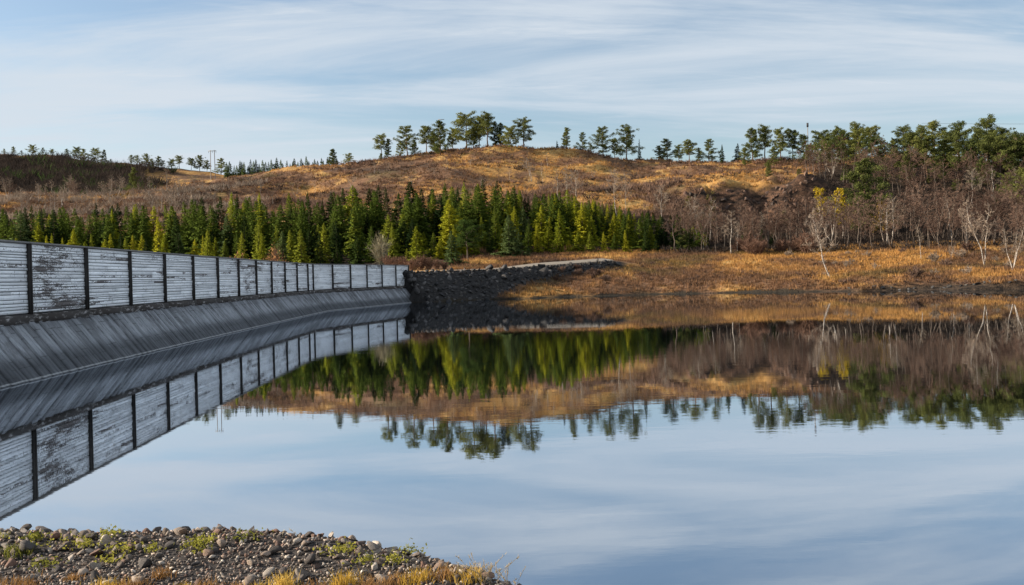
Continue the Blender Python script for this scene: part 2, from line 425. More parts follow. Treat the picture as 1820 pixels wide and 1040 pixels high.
# ------------------------------------------------------------------ the dam line
DAM_Y = np.array([-30, 22, 45.6, 76, 115, 132.0])
DAM_X = np.array([-19.2, -21.9, -23.0, -24.4, -25.6, -26.0])
BEND, DAM_END = np.array([-26.0, 132.0]), np.array([-17.4, 170.0])
def dam_x(Y):
    Y = np.asarray(Y, float)
    a = np.interp(Y, DAM_Y, DAM_X)
    f = (Y - BEND[1]) / (DAM_END[1] - BEND[1])
    return np.where(Y > BEND[1], BEND[0] + f * (DAM_END[0] - BEND[0]), a)

# embankment crest
C0, C1 = np.array([-17.6, 168.6]), np.array([24.0, 208.0])
EL = np.linalg.norm(C1 - C0); EU = (C1 - C0) / EL; EN = np.array([EU[1], -EU[0]])       # EN points to the lake
def emb(X, Y):
    t = (X - C0[0]) * EU[0] + (Y - C0[1]) * EU[1]
    s = (X - C0[0]) * EN[0] + (Y - C0[1]) * EN[1]
    return t, s
def crest_z(t): return np.interp(t, [0, 20, 40, EL], [4.95, 5.1, 5.7, 6.4])

# ------------------------------------------------------------------ terrain profiles: px column -> (depth, height)
PROF = {
    -500: [(0, 2), (150, 3), (220, 8), (280, 16), (350, 32), (430, 45), (500, 42), (580, 62), (760, 108), (1000, 100), (2500, 60)],
    0: [(0, 2), (150, 3), (220, 8), (280, 16), (350, 31.5), (420, 43), (500, 39), (580, 58), (740, 104), (1000, 100), (2500, 60)],
    110: [(0, 2), (150, 3), (220, 8), (280, 16), (350, 31.2), (425, 43.5), (510, 40), (590, 60), (740, 101), (1000, 96), (2500, 60)],
    200: [(0, 2), (150, 3), (220, 8), (280, 16), (350, 31), (430, 44), (520, 42), (600, 64), (745, 94.5), (1000, 90), (2500, 60)],
    300: [(0, 2), (150, 3), (220, 8), (280, 16), (350, 31), (430, 45), (500, 50), (540, 48), (620, 62), (750, 90), (1000, 85), (2500, 60)],
    400: [(0, 2), (150, 3), (220, 8), (280, 16.5), (350, 31), (430, 46), (500, 55), (560, 55), (640, 68), (750, 84), (1000, 85), (2500, 60)],
    560: [(0, 2), (160, 4), (185, 5), (220, 8), (280, 17), (340, 30), (410, 45), (480, 59), (540, 60), (640, 66), (760, 86), (1000, 80), (2500, 60)],
    730: [(0, 2), (160, 4), (185, 5.2), (225, 8), (290, 19), (340, 31), (400, 46), (455, 58), (480, 58.5), (600, 54), (1000, 52), (2500, 50)],
    800: [(150, -2), (162, -1.5), (170, 2.0), (178, 5.2), (190, 5.4), (225, 8), (290, 20), (340, 32.5), (400, 48), (450, 60.5), (480, 61), (600, 54), (1000, 52), (2500, 50)],
    870: [(150, -2), (164, -1.5), (171, 0), (174, 1.2), (182, 3.0), (194, 5.4), (225, 8), (290, 20), (340, 33), (400, 48), (450, 60.5), (480, 61), (600, 54), (1000, 52), (2500, 50)],
    1000: [(150, -2), (168, -1.5), (177, 0), (179, 0.9), (189, 3.4), (204, 6.0), (229, 8.6), (290, 20), (330, 30), (390, 43.5), (450, 57.8), (480, 57.5), (600, 52), (1000, 50), (2500, 50)],
    1150: [(150, -2), (172, -1.5), (181, 0), (183, 1.0), (195, 3.2), (215, 6.6), (237, 8.8), (270, 11.5), (300, 19), (330, 30), (370, 37.5), (420, 47.2), (450, 54), (480, 54), (600, 50), (1000, 50), (2500, 50)],
    1290: [(150, -2), (168, -1.5), (177, 0), (179, 1.0), (195, 3.4), (215, 6.4), (235, 8.2), (275, 11.5), (310, 19), (322, 33.4), (370, 38), (420, 46), (450, 51.8), (480, 52), (600, 48), (1000, 48), (2500, 48)],
    1420: [(150, -2), (162, -1.5), (170, 0), (172, 1.1), (190, 3.6), (210, 6.0), (232, 7.6), (268, 10.5), (300, 16.5), (314, 30.5), (370, 38.5), (430, 49.5), (470, 51), (600, 48), (1000, 48), (2500, 48)],
    1600: [(140, -2), (154, -1.5), (162, 0), (163.5, 1.3), (175, 2.7), (190, 4.2), (205, 6.2), (235, 8.6), (280, 15), (325, 28), (380, 43), (420, 47), (600, 48), (1000, 48), (2500, 48)],
    1820: [(130, -2), (144, -1.5), (153, 0), (154.5, 1.6), (175, 2.9), (195, 5.0), (245, 10), (305, 21), (370, 39), (420, 44), (600, 46), (1000, 48), (2500, 48)],
    2400: [(120, -2), (134, -1.5), (143, 0), (144.5, 1.6), (170, 3.2), (195, 5.5), (245, 11), (305, 22), (370, 39), (420, 44), (600, 46), (1000, 48), (2500, 48)],
}
PCOLS = np.array([(p - CX) / F for p in PROF])
PROFS = [np.array(v, float) for v in PROF.values()]

def ground(X, Y):
    X, Y = np.broadcast_arrays(np.asarray(X, float), np.asarray(Y, float))
    u = np.clip(X / np.maximum(Y, 20.0), PCOLS[0], PCOLS[-1] - 1e-6)
    Yw = Y + (3.2 * fbm(X / 17, Y / 40, 23, 4) + 1.2 * vnoise(X / 3.2, Y / 9, 29)) * sstep(240, 205, Y) * sstep(-8, 2, X)
    Z = np.stack([np.interp(Yw, p[:, 0], p[:, 1]) for p in PROFS])
    i = np.clip(np.searchsorted(PCOLS, u, side='right') - 1, 0, len(PCOLS) - 2)
    f = (u - PCOLS[i]) / (PCOLS[i + 1] - PCOLS[i])
    z = np.take_along_axis(Z, i[None], 0)[0] * (1 - f) + np.take_along_axis(Z, (i + 1)[None], 0)[0] * f
    amp = 0.35 + 1.5 * sstep(240, 420, Y)
    n = fbm(X / 26, Y / 26, 3) * amp * 1.8 + fbm(X / 6.0, Y / 6.0, 9, 3) * (0.30 + 0.5 * sstep(280, 420, Y))
    n = n + sstep(300, 345, Y) * sstep(470, 430, Y) * (2.6 * fbm(X / 38, Y / 13, 71, 3) + 1.2 * np.abs(fbm(X / 15, Y / 6, 73, 2)))
    # rough broken face at the old quarry cut
    cl = sstep(1170, 1260, CX + F * u) * sstep(1500, 1430, CX + F * u) * sstep(295, 306, Y) * sstep(330, 318, Y)
    n = n + cl * fbm(X / 7.0, Y / 9.0, 31, 4) * 7.0
    z = z + n * sstep(-0.2, 2.5, z)
    # low eroded bank at the waterline
    z = np.where((z > 0) & (z < 3), z + 0.25 * fbm(X / 3.0, Y / 3.0, 5, 3), z)
    t, s = emb(X, Y)
    zc = crest_z(t)
    on = (t > -1.5) & (t < EL + 6)
    endf = sstep(EL + 6, EL - 4, t)
    face = zc - np.maximum(s, 0) / 1.35
    rise = zc + 0.05 * np.clip(-s, 0, 6) * (1 + 2.2 * sstep(20, 40, t)); land = rise + (z - rise) * sstep(5.0, 16.0, -s)
    near = on & (s <= 0) & (s > -16)
    z = np.where(near, land * endf + z * (1 - endf), z)
    z = np.where(on & (s > 0) & (t < 14), np.maximum(face, -2.0), z)
    z = np.where(on & (s > 0) & (t >= 14), np.maximum(z, face * endf + z * (1 - endf)), z)
    # the lake in front of the dam wall, low ground behind it
    dx = dam_x(Y)
    lake = (Y < 169) & (X > dx - 0.7) & (X < 30) & ~(on & (s <= 0.3))
    z = np.where(lake & ~(on & (s > 0) & (s < 14)), np.minimum(z, -2.0), z)
    behind = (Y < 176) & (X <= dx - 0.7)
    z = np.where(behind, np.minimum(z, 1.8 + 0.02 * np.maximum(dx - X, 0)), z)
    return z

def place(px, D):
    """ground point seen at photo column px at depth D"""
    X = (px - CX) / F * D
    for _ in range(3):
        z = float(ground(X, D)); X = D / F * ((px - CX) + F * (z - CAMH) / D * SR) / CR
    return X, D, float(ground(X, D))

def ridge_depth(px, d0=400, d1=520):
    ds = np.arange(d0, d1, 4.0); X = (px - CX) / F * ds
    return float(ds[np.argmax((ground(X, ds) - CAMH) / ds)])

xs = np.concatenate([np.arange(-760, -420, 14), np.arange(-420, 420, 2.0), np.arange(420, 761, 14)])
ys = np.concatenate([np.arange(-120, 20, 20), np.arange(20, 150, 3.0), np.arange(150, 340, 1.4), np.arange(340, 520, 3.0), np.arange(520, 800, 8.0), np.arange(800, 2400, 80.0)])
GX, GY = np.meshgrid(xs, ys)
GZ = ground(GX, GY)
nx, ny = len(xs), len(ys)
ii = (np.arange(ny - 1)[:, None] * nx + np.arange(nx - 1)[None]).ravel()
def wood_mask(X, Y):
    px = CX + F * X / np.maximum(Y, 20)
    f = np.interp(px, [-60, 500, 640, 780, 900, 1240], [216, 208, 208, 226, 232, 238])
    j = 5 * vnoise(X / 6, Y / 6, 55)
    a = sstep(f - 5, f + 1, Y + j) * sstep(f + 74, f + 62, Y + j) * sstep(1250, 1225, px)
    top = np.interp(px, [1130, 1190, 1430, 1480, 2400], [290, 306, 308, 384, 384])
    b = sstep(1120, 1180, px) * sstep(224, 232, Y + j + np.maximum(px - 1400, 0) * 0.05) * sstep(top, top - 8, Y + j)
    c = sstep(320, 225, px + 90 * fbm(X / 40, Y / 40, 57)) * sstep(505, 540, Y) * sstep(738, 722, Y + j)  # far left flank: hill shade laid in as dark ground
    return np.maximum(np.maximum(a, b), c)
def cliff_mask(X, Y):
    px = CX + F * X / np.maximum(Y, 20)
    return sstep(1140, 1200, px) * sstep(1490, 1440, px) * sstep(292, 300, Y) * sstep(321, 317, Y + 3 * vnoise(X / 5, Y / 5, 58))
def rubble_mask(X, Y):
    t, s = emb(X, Y)
    return ((t > -8) & (t < EL - 2) & (s > -0.9) & (s < np.interp(t, [8, 24, 52], [9.5, 3.6, 1.6]) + vnoise(X / 2, Y / 2, 61))).astype(float)
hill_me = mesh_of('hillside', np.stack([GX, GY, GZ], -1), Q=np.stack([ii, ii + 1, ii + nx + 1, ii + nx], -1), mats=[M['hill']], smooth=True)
for an_, fn_ in (('wood', wood_mask), ('rubble', rubble_mask), ('cliff', cliff_mask), ('bank_shade', lambda X, Y: sstep(1460, 1580, CX + F * X / np.maximum(Y, 20)) * sstep(1.35, 0.85, GZ + 0.5 * vnoise(X / 4, Y / 4, 63)))):
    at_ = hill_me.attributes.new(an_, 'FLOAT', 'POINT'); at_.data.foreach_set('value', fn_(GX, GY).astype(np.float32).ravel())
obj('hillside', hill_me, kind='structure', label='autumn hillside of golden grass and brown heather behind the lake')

# water sheet
V = np.array([[-24.0, -110, 0], [760, -110, 0], [760, 215, 0], [-24.0, 215, 0]], float)
V[0, 0] = V[3, 0] = -26.3
obj('water', mesh_of('water', V, Q=[[0, 1, 2, 3]], mats=[M['water']]), kind='structure', label='mirror calm reservoir water reflecting hill and sky')

# track along the embankment crest
tt = np.linspace(-2, EL - 3, 60)
tv = []
for s_ in (-4.2, -2.6, -1.2):
    c = C0 + tt[:, None] * EU + (s_ * (0.45 + 0.55 * sstep(16, 34, tt)))[:, None] * EN
    tv.append(np.stack([c[:, 0], c[:, 1], ground(c[:, 0], c[:, 1]) + 0.10 + 0.05 * (s_ == -2.6)], -1))
tv = np.stack(tv, 1)
k = np.arange(len(tt) - 1)[:, None] * 3 + np.arange(2)[None]; k = k.ravel()
obj('path', mesh_of('path', tv, Q=np.stack([k, k + 3, k + 4, k + 1], -1), mats=[M['track']]), kind='structure', label='pale gravel track along the embankment top')

# ------------------------------------------------------------------ the dam
WT, WB, LB = 6.19, 2.80, 2.44            # top of wall, foot of planks, foot of ledge
post_y = [48.4 + 7.25 * k for k in range(-3, 12)]
post_pts = [np.array([float(dam_x(y)), y]) for y in post_y if y < 129] + [BEND]
for k in range(1, 7): post_pts.append(BEND + (DAM_END - BEND) * k / 6)
dam = obj('timber_dam', None, loc=(0, 0, 0), kind='thing', label='long dam wall of flaking white planks between dark posts above a grey sloping apron', category='dam')

def set_along(me, arr):
    a = me.attributes.new('along', 'FLOAT_VECTOR', 'POINT'); a.data.foreach_set('vector', np.asarray(arr, np.float32).ravel())

prng = random.Random(5)
NROW = 20
plank_count = 0
far_planks = Acc(); far_along = []
NP = len(post_pts) - 1
def board_shape(L, h, d):
    V, Q = box_arrays(0, L, 0, h, 0, d)
    V[4:, 1] = np.where(V[4:, 1] > h / 2, h - 0.008, 0.008)       # eased front edges
    V[4:, 0] = np.where(V[4:, 0] > L / 2, L - 0.006, 0.006)
    return V, Q
for i in range(NP):
    a, b = post_pts[i], post_pts[i + 1]
    L = float(np.linalg.norm(b - a)); u = (b - a) / L; n = np.array([u[1], -u[0]])     # n towards the lake
    rot = math.atan2(u[1], u[0])
    # local frame: x along, y towards the back (left of travel), z up ; lake side is -y
    V, Q = box_arrays(0, L, 0.03, 0.85, -1.0, WT - 0.06)
    panel = obj('wall_panel', mesh_of('wall_panel', V, Q=Q, mats=[M['concrete']]), dam, loc=(a[0], a[1], 0), rot=(0, 0, rot))
    V, Q = box_arrays(0.0, L, -0.16, 0.9, WT - 0.06, WT + 0.02)
    obj('cap_board', mesh_of('cap_board', V, Q=Q, mats=[M['cap']]), dam, loc=(a[0], a[1], 0), rot=(0, 0, rot))
    V, Q = box_arrays(0.0, L, -0.30, 0.02, LB - 0.1, WB - 0.02)
    V[:, 2] += np.where((V[:, 1] < -0.2) & (V[:, 2] > LB), -0.07, 0)
    obj('ledge_beam', mesh_of('ledge_beam', V, Q=Q, mats=[M['ledge']]), dam, loc=(a[0], a[1], 0), rot=(0, 0, rot))
    pbias = 0.085 if i == 3 else prng.choice([-0.02, -0.01, 0.0, 0.02, 0.035])
    edges = np.cumsum([0] + [prng.uniform(0.6, 1.4) for _ in range(NROW)]); edges = WB + edges / edges[-1] * (WT - 0.08 - WB)
    for r_ in range(NROW):
        z0, z1 = edges[r_] + 0.011, edges[r_ + 1] - 0.011
        cuts = [0.10, L - 0.10]
        if prng.random() < (0.75 if i < 7 else 0.4): cuts.insert(1, prng.uniform(0.25, 0.75) * L)
        for j in range(len(cuts) - 1):
            x0, x1 = cuts[j] + 0.008, cuts[j + 1] - 0.008
            d = prng.choice([0.035, 0.045, 0.055, 0.06, 0.075])
            Vb, Qb = board_shape(x1 - x0, z1 - z0, d)
            sag = prng.uniform(-0.012, 0.012)
            loc3 = np.stack([Vb[:, 0] + x0, -Vb[:, 2] + 0.03, Vb[:, 1] + z0 + sag * (Vb[:, 0] / max(L, 1))], -1)
            al = np.stack([loc3[:, 0] + i * 13.7, loc3[:, 2], np.full(8, pbias)], -1)
            if 1 <= i and plank_count < 296:
                me = mesh_of('plank', loc3, Q=Qb[:, ::-1], mats=[M['plank']]); set_along(me, al)
                obj('plank', me, panel); plank_count += 1
            else:
                cs, sn = u
                W3 = np.stack([a[0] + loc3[:, 0] * cs - loc3[:, 1] * sn, a[1] + loc3[:, 0] * sn + loc3[:, 1] * cs, loc3[:, 2]], -1)
                far_planks.add(W3, Q=Qb[:, ::-1]); far_along.append(al)
me = far_planks.mesh('distant_planks', [M['plank']]); set_along(me, np.concatenate(far_along))
obj('distant_planks', me, dam, kind='stuff')
for i, pnt in enumerate(post_pts):
    a = post_pts[min(i, NP - 1)]; b = post_pts[min(i, NP - 1) + 1]; u = (b - a) / np.linalg.norm(b - a)
    w = 0.125 if i < 18 else 0.09
    V, Q = box_arrays(-w, w, -0.15, 0.04, WB - 0.10, WT + 0.01)
    V2, Q2 = box_arrays(-w * 0.45, w * 0.45, -0.20, -0.152, WB - 0.05, WT - 0.05)
    obj('post', mesh_of('post', np.concatenate([V, V2]), Q=np.concatenate([Q, Q2 + 8]), mats=[M['post']]), dam, loc=(pnt[0], pnt[1], 0), rot=(0, 0, math.atan2(u[1], u[0])))

# apron: boards running down the slope
line = np.array(post_pts); seg = np.linalg.norm(np.diff(line, axis=0), axis=1); arc = np.concatenate([[0], np.cumsum(seg)])
def dam_at(s_):
    p_ = np.array([np.interp(s_, arc, line[:, 0]), np.interp(s_, arc, line[:, 1])])
    e = 1.6
    q0 = np.array([np.interp(s_ - e, arc, line[:, 0]), np.interp(s_ - e, arc, line[:, 1])]); q1 = np.array([np.interp(s_ + e, arc, line[:, 0]), np.interp(s_ + e, arc, line[:, 1])])
    u = (q1 - q0) / np.linalg.norm(q1 - q0)
    return p_, np.array([u[1], -u[0]])
def apron_pt(s_, k_, lift):
    p_, n = dam_at(s_)
    off = 0.20 + (3.15 - 0.20) * k_; z = LB - 0.03 + (-1.25 - LB) * k_
    return np.array([p_[0] + n[0] * (off + lift * 0.75), p_[1] + n[1] * (off + lift * 0.75), z + lift * 0.66])
ab = Acc()
ss = np.linspace(0, arc[-1] + 0.0, 60)
for s_ in ss: ab.add([apron_pt(s_, 0, -0.05), apron_pt(s_, 1, -0.05)])
kk = np.arange(59) * 2
apron = obj('apron', mesh_of('apron', np.concatenate(ab.V), Q=np.stack([kk, kk + 1, kk + 3, kk + 2], -1), mats=[M['concrete']]), dam)
nb = 292; edges = np.linspace(14, arc[-1], nb + 1)
arng = random.Random(3)
edges[1:-1] += np.array([arng.uniform(-0.13, 0.13) for _ in range(nb - 1)])
joined = Acc(); jal = []
def apron_board(s0, s1, lift):
    k_ = np.array([0, 0.33, 0.66, 1.0])
    top = [apron_pt(s, q, lift) for s in (s0, s1) for q in k_]; bot = [apron_pt(s, q, -0.03) for s in (s0, s1) for q in k_]
    V = np.array(top + bot); al = np.array([[s, q * 4.6, 0] for s in (s0, s1) for q in k_] * 2)
    Q = [[j, j + 1, j + 5, j + 4] for j in range(3)] + [[j + 8, j, j + 4, j + 12] if False else [j, j + 8, j + 9, j + 1] for j in range(3)] + [[j + 4, j + 5, j + 13, j + 12] for j in range(3)] + [[0, 4, 12, 8]]
    return V, np.array(Q), al
for j in range(nb):
    V, Q, al = apron_board(edges[j] + 0.008, edges[j + 1] - 0.008, arng.choice([0.01, 0.018, 0.026, 0.04, 0.07]))
    me = mesh_of('board', V, Q=Q, mats=[M['apron']]); set_along(me, al)
    obj('board', me, apron)
s_ = 0.0
while s_ < 13.9:
    V, Q, al = apron_board(s_ + 0.006, s_ + 0.44, arng.choice([0.01, 0.02, 0.03])); joined.add(V, Q=Q); jal.append(al); s_ += 0.45
me = joined.mesh('distant_boards', [M['apron']]); set_along(me, np.concatenate(jal)); obj('board_rows', me, apron, kind='stuff')

# ------------------------------------------------------------------ rocks
def rock_mesh(name, seed, mat, flat=0.7, sub=1, rough=0.22):
    import bmesh
    r = np.random.default_rng(seed)
    bm = bmesh.new(); bmesh.ops.create_icosphere(bm, subdivisions=sub, radius=1.0)
    V = np.array([v.co for v in bm.verts]); Fc = np.array([[v.index for v in f.verts] for f in bm.faces]); bm.free()
    # chop with random planes for facets
    for _ in range(8):
        n = unit(r.normal(size=3)); d = r.uniform(0.22, 0.62)
        k_ = V @ n; over = k_ > d
        V[over] -= np.outer(k_[over] - d, n)
    V *= 1 + r.normal(size=(len(V), 1)) * rough * 0.12; V /= np.abs(V).max()
    V *= np.array([1.0, r.uniform(0.65, 0.95), r.uniform(flat * 0.75, flat * 1.15)])
    return mesh_of(name, V, T=Fc, mats=[mat] if mat else []), V, Fc

# embankment with its boulders
emb_root = obj('rock_embankment', None, loc=(C0[0], C0[1], 0), label='dark rubble embankment sloping into the water at the end of the dam wall', category='embankment')
boulder_me = [rock_mesh('boulder', 100 + i, M['boulder'], 0.8, 2)[0] for i in range(9)]
fill = Acc(); bl = 0
cand = []
for k_ in range(5200):
    t_ = rng.uniform(-4.5, 53); smax = float(np.interp(t_, [8, 24, 52], [8.6, 3.4, 1.6]))
    s_ = rng.uniform(-0.7, smax); cand.append((t_, s_))
done_pts = np.zeros((0, 2)); rad = np.zeros(0)
big = []
for t_, s_ in cand:
    sz = rng.choice([0.36, 0.5, 0.7, 0.95, 1.4], p=[0.34, 0.28, 0.2, 0.12, 0.06])
    if len(rad) and np.any(np.hypot(done_pts[:, 0] - t_, (done_pts[:, 1] - s_) * 1.25) < (rad + sz) * 0.66): continue
    done_pts = np.vstack([done_pts, [t_, s_]]); rad = np.append(rad, sz); big.append((sz, t_, s_))
big.sort(reverse=True)
small_rock = [rock_mesh('r', 300 + i, None)[1:] for i in range(5)]
for q, (sz, t_, s_) in enumerate(big):
    c = C0 + t_ * EU + s_ * EN; z = max(float(ground(c[0], c[1])), -0.7)
    if q < 290:
        obj('boulder', boulder_me[q % 9], emb_root, loc=(c[0] - C0[0], c[1] - C0[1], z + sz * 0.12), rot=(rng.uniform(-.7, .7), rng.uniform(-.7, .7), rng.uniform(0, 6.28)), scale=(sz, sz, sz))
    else:
        Vr, Fr = small_rock[q % 5]; an = rng.uniform(0, 6.28); ca, sa = math.cos(an), math.sin(an)
        W = Vr * sz; W = np.stack([W[:, 0] * ca - W[:, 1] * sa, W[:, 0] * sa + W[:, 1] * ca, W[:, 2]], -1)
        fill.add(W + np.array([c[0] - C0[0], c[1] - C0[1], z + sz * 0.1]), T=Fr)
if fill.n: obj('rubble', fill.mesh('rubble', [M['boulder']]), emb_root, kind='stuff')

# quarry cut rock face
cliff = obj('rock_outcrop', None, loc=(75, 318, 0), label='dark brown broken rock face below the golden terrace', category='rock face')
cl_me = [rock_mesh('rock', 400 + i, M['cliff'], flat=1.0, sub=2)[0] for i in range(6)]
for k_ in range(150):
    px = rng.uniform(1205, 1450); D = rng.uniform(303, 317)
    X, Y, Z = place(px, D); s_ = rng.uniform(0.5, 1.5)
    obj('rock', cl_me[k_ % 6], cliff, loc=(X - 75, Y - 318, Z - 0.3 * s_), rot=(rng.uniform(-.4, .4), rng.uniform(-.4, .4), rng.uniform(0, 6.28)), scale=(s_, s_, s_ * rng.uniform(0.8, 1.5)))

# ------------------------------------------------------------------ foreground gravel bank
EX = np.array([-26, -8, -3.64, -2.0, -1.6, -1.17, -0.75, -0.27, 0.08, 0.35, 0.6, 1.0])
EY = np.array([8.2, 7.6, 7.20, 7.03, 6.93, 6.73, 6.45, 5.98, 5.40, 4.4, 3.0, -1.0])
def bank_z(X, Y):
    e = (Y - np.interp(X, EX, EY) - np.maximum(X - 1.0, 0) * -8) * np.interp(X, [-1.6, 0.3], [0.97, 0.55])
    base = 2.27 + 0.035 * fbm(X / 0.7, Y / 0.7, 41, 3) + 0.03 * fbm(X / 2.0, Y / 2.0, 44, 2) + 0.06 * np.exp(-((e + 0.35) / 0.3) ** 2)
    drop = np.where(e > -0.15, 0.66 * (np.sqrt((e + 0.15) ** 2 + 0.02) - 0.14), 0)
    return np.maximum(base - np.maximum(drop, 0), -2.0)
bx = np.concatenate([np.arange(-26, -7, 0.5), np.arange(-7, 3, 0.07), np.arange(3, 9, 0.5)]); by = np.concatenate([np.arange(-12, 4, 0.5), np.arange(4, 8.6, 0.07), np.arange(8.6, 18, 0.4)])
BX, BY = np.meshgrid(bx, by); BZ = bank_z(BX, BY)
nbx = len(bx); ii = (np.arange(len(by) - 1)[:, None] * nbx + np.arange(nbx - 1)[None]).ravel()
bank = obj('gravel_bank', mesh_of('gravel_bank', np.stack([BX, BY, BZ], -1), Q=np.stack([ii, ii + 1, ii + nbx + 1, ii + nbx], -1), mats=[M['gravel']], smooth=True),
           kind='structure', label='stony gravel bank in the foreground with weeds and dry grass')
stone_me = [rock_mesh('stone', 500 + i, M['stone'], flat=0.75, sub=2, rough=0.12)[0] for i in range(14)]
st = []
pts = np.zeros((0, 2)); prad = np.zeros(0)
for k_ in range(46000):
    x = rng.uniform(-5.6, 0.7); y = rng.uniform(4.5, 8.0)
    ye = float(np.interp(x, EX, EY)); e = y - ye
    if e > 0.7: continue
    coarse = math.exp(-((e + 0.32) / 0.42) ** 2)
    s_ = (0.009 + 0.008 * rng.random()) if rng.random() > 0.15 + 0.6 * coarse else (0.017 + 0.035 * rng.random() ** 2.2)
    if rng.random() < 0.006 * coarse: s_ = rng.uniform(0.045, 0.072)
    near = (np.abs(pts[:, 0] - x) < 0.12) & (np.abs(pts[:, 1] - y) < 0.12)
    if near.any() and np.any(np.hypot(pts[near, 0] - x, pts[near, 1] - y) < (prad[near] + s_) * 0.62): continue
    pts = np.vstack([pts, [x, y]]); prad = np.append(prad, s_)
    st.append((s_, x, y))
st.sort(reverse=True)
slabs = [(0.065, -3.17, 6.55), (0.057, -2.86, 6.60), (0.061, -2.68, 6.42), (0.053, -3.0, 6.35), (0.046, -2.25, 6.72), (0.049, -1.05, 6.35), (0.046, -1.7, 6.5), (0.042, -2.45, 6.2), (0.046, -0.62, 6.2), (0.046, -3.45, 6.2)]
st = [q for q in st if all(math.hypot(q[1] - b[1], q[2] - b[2]) > b[0] * 0.9 for b in slabs)]
st = slabs + st
vis = [q for q in st if 0 < (img(q[1], q[2], 2.3)[0]) < 1000 and img(q[1], q[2], 2.33)[1] < 1045][:298]
vis_set = set(vis)
zz_ = lambda x, y: float(bank_z(np.array(x), np.array(y)))
for q, (s_, x, y) in enumerate(vis):
    obj('stone', stone_me[q % 14], bank, loc=(x, y, zz_(x, y) + s_ * 0.38), rot=(rng.uniform(-.5, .5), rng.uniform(-.5, .5), rng.uniform(0, 6.28)), scale=(s_ * rng.uniform(0.9, 1.35), s_, s_ * rng.uniform(0.8, 1.25)))
peb = Acc(); peb_src = [rock_mesh('p', 600 + i, None, 0.75, 1, 0.15)[1:] for i in range(10)]
for q, (s_, x, y) in enumerate(st):
    if (s_, x, y) in vis_set: continue
    Vr, Fr = peb_src[q % 10]; an = rng.uniform(0, 6.28); ca, sa = math.cos(an), math.sin(an); ti = rng.uniform(-.5, .5)
    W = Vr * s_; W = np.stack([W[:, 0] * ca - W[:, 1] * sa, W[:, 0] * sa + W[:, 1] * ca, W[:, 2] + ti * W[:, 0]], -1)
    peb.add(W + np.array([x, y, zz_(x, y) + s_ * 0.35]), T=Fr)
obj('pebbles', peb.mesh('pebbles', [M['stone']]), bank, kind='stuff')

# ------------------------------------------------------------------ plant builders (shared meshes)
def spruce_arrays(seed, h=10.0, w=1.75, gaps=0.12):
    r = np.random.default_rng(seed); cr = Acc(); tr = Acc()
    zt = np.linspace(0, h, 8); tr.tube(np.stack([r.normal(size=8) * 0.03, r.normal(size=8) * 0.03, zt], -1), 0.13 * (1 - zt / h) + 0.012, 6)
    z = h * 0.05
    while z < h * 0.985:
        t = z / h; rad = w * 1.08 * (1 - t) ** 0.94 * r.uniform(0.72, 1.2) + 0.05
        nb_ = max(4, int(5 + 5 * (1 - t)))
        an0 = r.uniform(0, 6.28)
        for b in range(nb_):
            if r.random() < gaps: continue
            an = an0 + b * 6.283 / nb_ + r.normal() * 0.25; L = rad * r.choice([0.5, 0.75, 0.9, 1.05, 1.2, 1.4], p=[0.1, 0.2, 0.25, 0.25, 0.14, 0.06]) * (1 + 0.18 * math.cos(an - seed))
            d = np.array([math.cos(an), math.sin(an), 0]); side = np.array([-d[1], d[0], 0])
            up = 0.35 * t; droop = -0.42 * (1 - t) + 0.05
            base = np.array([0, 0, z]); tip = base + d * L + np.array([0, 0, L * (up + droop)])
            mid = base + d * L * 0.55 + np.array([0, 0, L * (up + droop) * 0.7])
            wd = 0.24 * L + 0.08
            cr.slivers([mid, mid], [tip - mid, (base - mid) * 0.95], [side * wd, side * wd])
            ns = 6
            fr = r.uniform(0.3, 0.98, ns); sg = r.choice([-1, 1], ns)
            P = base + (tip - base) * fr[:, None]
            ln = (0.26 * L * (1.15 - fr * 0.5) + 0.10)[:, None]
            Dv = (d * 0.75 + side * sg[:, None] * 0.85 + np.array([0, 0, -0.30]) + r.normal(size=(ns, 3)) * 0.15) * ln
            cr.slivers(P, Dv, np.tile(np.array([0, 0, 0.05 + 0.035 * L]) + d * 0.05, (ns, 1)))
            # hanging sprays
            P2 = base + (tip - base) * r.uniform(0.35, 0.95, 2)[:, None]
            cr.slivers(P2, np.array([0, 0, -1.0]) * (0.16 * L + 0.12) + r.normal(size=(2, 3)) * 0.05, np.tile(d * (0.09 * L + 0.05), (2, 1)))
        z += h * (0.018 + 0.022 * (1 - t)) * r.uniform(0.8, 1.2)
    cr.slivers([[0, 0, h * 0.93]] * 3, [[0, 0, h * 0.09]] * 3, [[0.05, 0, 0], [0, 0.05, 0], [0.035, 0.035, 0]])
    return tr, cr

